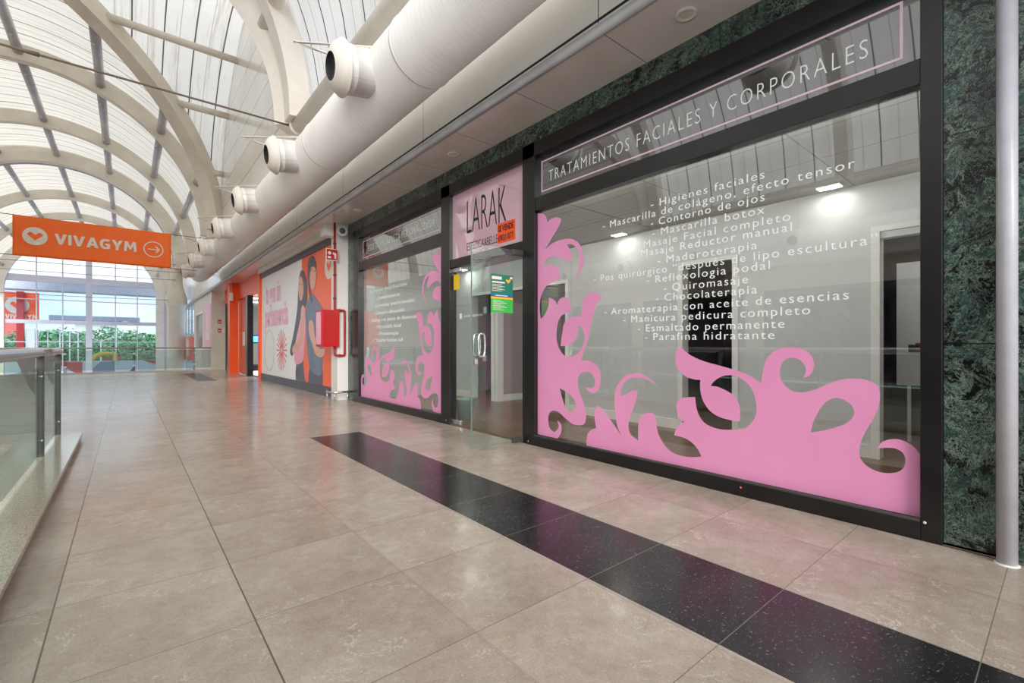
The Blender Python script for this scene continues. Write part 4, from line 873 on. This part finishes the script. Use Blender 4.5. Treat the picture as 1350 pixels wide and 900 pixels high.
# ------------------------------------------------------------------ outdoors
struct('ground_outside', MB().box(-90, 90, YE+.2, 260, -4.7, -4.6), 'paving')
t = thing('entrance_canopy', 'blue grey flat canopy outside the end glass wall', 'canopy', (XC, 56, 5.5))
MB().box(-12, 6, 56.6, 58.6, 5.85, 6.9).build('canopy_slab', 'lilac', t)
for x in (-11.5, 5.5): MB().tube([(x, 57.2, -4.6), (x, 57.2, 5.85)], .12, 12).build('post', 'steel', t)
t = thing('painted_wall', 'low outdoor wall painted with grey and red triangles', 'wall', (-3, 60, -4.6))
MB().box(-9, 6, 60, 60.3, -4.6, -.42).build('wall_body', 'concrete', t)
tri = lambda p, m: flat([p], lambda a, b, d: (a, 59.99-d, b), .004).build('painted_triangle', m, t)
tri([(-5.2,-.45), (-3.3,-.45), (-3.3,-1.9)], 'red'); tri([(-3.0,-.45), (-2.5,-.45), (-3.0,-1.2)], 'red'); tri([(-2.9,-1.6), (-2.0,-.45), (-.9,-.45), (-.9,-1.6)], 'slate_blue'); tri([(1.2,-.45), (3.4,-.45), (3.4,-1.3)], 'red'); tri([(.0,-1.7), (.6,-.9), (.5,-1.7)], 'skirting')
t = thing('play_slide', 'yellow curved tube slide with a red block behind the painted wall', 'slide', (-1.8, 61, -4.6))
pts = [(-2.7+1.1*(1-math.cos(a)), 61.2, -.5+.75*math.sin(a)) for a in [math.pi/2*k/8 for k in range(9)]]
MB().tube([(-2.7, 61.2, -4.6)]+pts+[(-.95, 61.2, .25), (-.95, 61.2, -4.6)], .22, 12).build('slide_tube', 'amber', t); MB().box(-1.9, -.5, 61.6, 62, -4.6, -.1).build('red_block', 'red', t)
t = thing('gym_totem', 'tall red post outside carrying an orange gym sign with a white heart', 'sign', (-7.5, 60, -4.6))
MB().box(-7.75, -7.28, 61.0, 61.5, -4.6, 6.0).build('red_post', 'red', t)
MB().box(-8.6, -6.36, 61.5, 61.7, 3.35, 5.95).build('sign_panel', 'sale_orange', t); MB().box(-7.2, -6.6, 61.2, 61.6, -4.6, 2.6).build('white_post', 'white', t)
om = lambda a, b, d: (a, 61.48-d, b)
flat([circ(-7.75, 4.75, .78), heart(-7.75, 4.75, .45)], om, .01).build('heart_logo', 'cloth_white', t)
for lp_ in gym_word(-8.5, 3.5, 2.05, .42): flat(lp_, om, .01).build('letter', 'cloth_white', t)
for x in (-7.05, -6.55, -6.15): MB().tube([(x, 60.6, -4.6), (x, 60.6, .7)], .12, 10).build('red_stake', 'red', t)
for i, (u, v) in enumerate(((50, 436), (63, 437), (79, 435), (92, 437), (103, 438))):
    a, b, c = ray(u, v); k = 63/b; x = a*k
    o = thing('flagpole', ['leftmost white flagpole outside the end window', 'second white flagpole from the left outside', 'middle white flagpole outside', 'fourth white flagpole outside, left of the thick mullion', 'white flagpole outside nearest the thick mullion'][i], 'pole', (x, 63, -4.6), 'flagpoles outside the end window')
    MB().tube([(x, 63, -4.6), (x, 63, H+c*k)], [.07, .045], 10).build('pole', 'white', o); MB().lathe([(.001, .1), (.07, .05), (.07, 0)], (x, 63, H+c*k), (0,0,1), 10).build('finial', 'white', o)
for i, (u, v) in enumerate(((133, 449), (153, 430))):
    a, b, c = ray(u, v); k = 66/b; x = a*k; z = H+c*k
    o = thing('street_lamp', ['double armed white street lamp in front of the trees', 'tall white street lamp with a curved head right of it'][i], 'street lamp', (x, 66, -4.6))
    MB().tube([(x, 66, -4.6), (x, 66, z)], .06, 10).build('pole', 'white', o)
    if i == 0:
        for sg in (-1, 1): MB().tube([(x, 66, z-.1), (x+sg*.8, 66, z+.35), (x+sg*1.2, 66, z+.3)], [.04, .04, .08], 8).build('arm', 'white', o)
    else: MB().tube([(x, 66, z), (x+.15, 66, z+.35), (x+.6, 66, z+.5), (x+1.0, 66, z+.45)], [.05, .05, .05, .1], 8).build('arm', 'white', o)
t = thing('distant_building', 'far low building with a wide flat dark roof above the trees', 'building', (-5, 130, -4.6))
MB().box(-8, -2, 126, 134, -4.6, 6.2).build('walls', 'white', t); MB().box(-11.5, 2.0, 124, 136, 6.0, 6.9).build('roof', 'slate_blue', t)
t = thing('distant_building', 'small far brick building left of the flat roof', 'building', (-14, 130, -4.6))
MB().box(-18.6, -15.6, 127, 132, -4.6, 7.5).build('walls', 'mural_red', t); MB().box(-18.9, -15.3, 126.8, 132.2, 7.5, 7.9).build('roof', 'skirting', t)
trees = [(-16, 80, 3.3, 4.6), (-12.2, 84, 2.6, 4.2), (-9.2, 78, 3.0, 4.0), (-6.4, 82, 2.7, 3.9), (-3.6, 79, 2.9, 4.2), (-.4, 82, 3.1, 4.2), (2.6, 78, 2.6, 4.0), (6.0, 82, 3.0, 4.6), (10, 80, 2.8, 4.6), (-21, 84, 3.2, 4.8)]
tl = ['third tree from the left in the leafy row outside', 'tree behind the left flagpoles', 'tree behind the middle flagpoles', 'tree just left of the thick window mullion', 'tree just right of the thick window mullion', 'tree behind the tall street lamp', 'tree at the right end of the end window', 'tree hidden behind the far column', 'rightmost tree of the leafy row outside', 'leftmost tree of the leafy row outside']
for i, (x, y, top, r) in enumerate(trees):
    o = thing('leafy_tree', tl[i], 'tree', (x, y, -4.6), 'trees outside the end window')
    MB().tube([(x, y, -4.6), (x+.2, y, -2.5), (x, y, -.5)], [.28, .2, .12], 10).build('trunk', 'bark', o)
    mb = MB(); rg = random.Random(i)
    cl = [(x+rg.uniform(-.62, .62)*r, y+rg.uniform(-.5, .5)*r, top+.4-r*.55+rg.uniform(-.85, .3)*r*.62, r*rg.uniform(.26, .46)) for _ in range(16)]
    for (cx, cy, cz, cr) in cl:
        for _ in range(210):
            d = Vector((rg.gauss(0,1), rg.gauss(0,1), rg.gauss(0,1))).normalized(); c = Vector((cx, cy, cz))+d*cr*rg.uniform(.82, 1.04)
            a = Vector((rg.gauss(0,1), rg.gauss(0,1), rg.gauss(0,1))).normalized(); a = (a-d*a.dot(d)*.6).normalized(); b = a.cross(d).normalized(); s_ = rg.uniform(.13, .26)
            mb.add([c-a*s_, c+b*s_*.7, c+a*s_, c-b*s_*.7], [(0,1,2,3)])
    mb.build('foliage', 'leaf', o)
t = thing('hedge', 'low green hedge under the outdoor trees', 'hedge', (-3, 74, -4.6)); mb = MB(); rg = random.Random(77)
for _ in range(9000):
    c = Vector((rg.uniform(-22, 12), 74+rg.uniform(-.6, .6), -4.5+rg.random()**.7*6.0+.25*math.sin(_*.7)))
    a = Vector((rg.gauss(0,1), rg.gauss(0,1), rg.gauss(0,1))).normalized(); b = a.orthogonal().normalized(); s_ = rg.uniform(.12, .24); mb.add([c-a*s_, c+b*s_*.7, c+a*s_, c-b*s_*.7], [(0,1,2,3)])
mb.build('foliage', 'leaf', t)
# ------------------------------------------------------------------ world and light
w = bpy.data.worlds.new('world'); sc.world = w; w.use_nodes = True; nt = w.node_tree; bg = nt.nodes['Background']
n = NT.__new__(NT); n.t = nt; n.b = None
tc = nt.nodes.new('ShaderNodeTexCoord'); n._c = tc.outputs['Generated']
mp = nt.nodes.new('ShaderNodeMapping'); mp.inputs['Scale'].default_value = (1, 1, 3.2); nt.links.new(tc.outputs['Generated'], mp.inputs[0])
f = n.noise(3.2, 7, .6, .3, mp.outputs[0])
c = n.ramp(f, [(.34, (.55,.72,1.0)), (.47, (.9,.93,.98)), (.6, (1,1,.99))])
nt.links.new(c, bg.inputs[0]); bg.inputs[1].default_value = 1.15
sd = bpy.data.lights.new('sun', 'SUN'); sd.energy = 2.5; sd.angle = R(35); sd.color = (1, .96, .9); so = bpy.data.objects.new('sun', sd); col.objects.link(so); so.rotation_euler = Vector((.45, 1, -.42)).to_track_quat('-Z', 'Y').to_euler()
vs = sc.view_settings; vs.view_transform = 'Standard'; vs.look = 'None'; vs.gamma = 1; vs.use_curve_mapping = False; vs.exposure = 0.27
sc.cycles.max_bounces = 10; sc.cycles.diffuse_bounces = 5; sc.cycles.transparent_max_bounces = 16; sc.cycles.glossy_bounces = 5; sc.cycles.use_denoising = True; sc.cycles.sample_clamp_indirect = 6; sc.cycles.caustics_reflective = False; sc.cycles.caustics_refractive = False
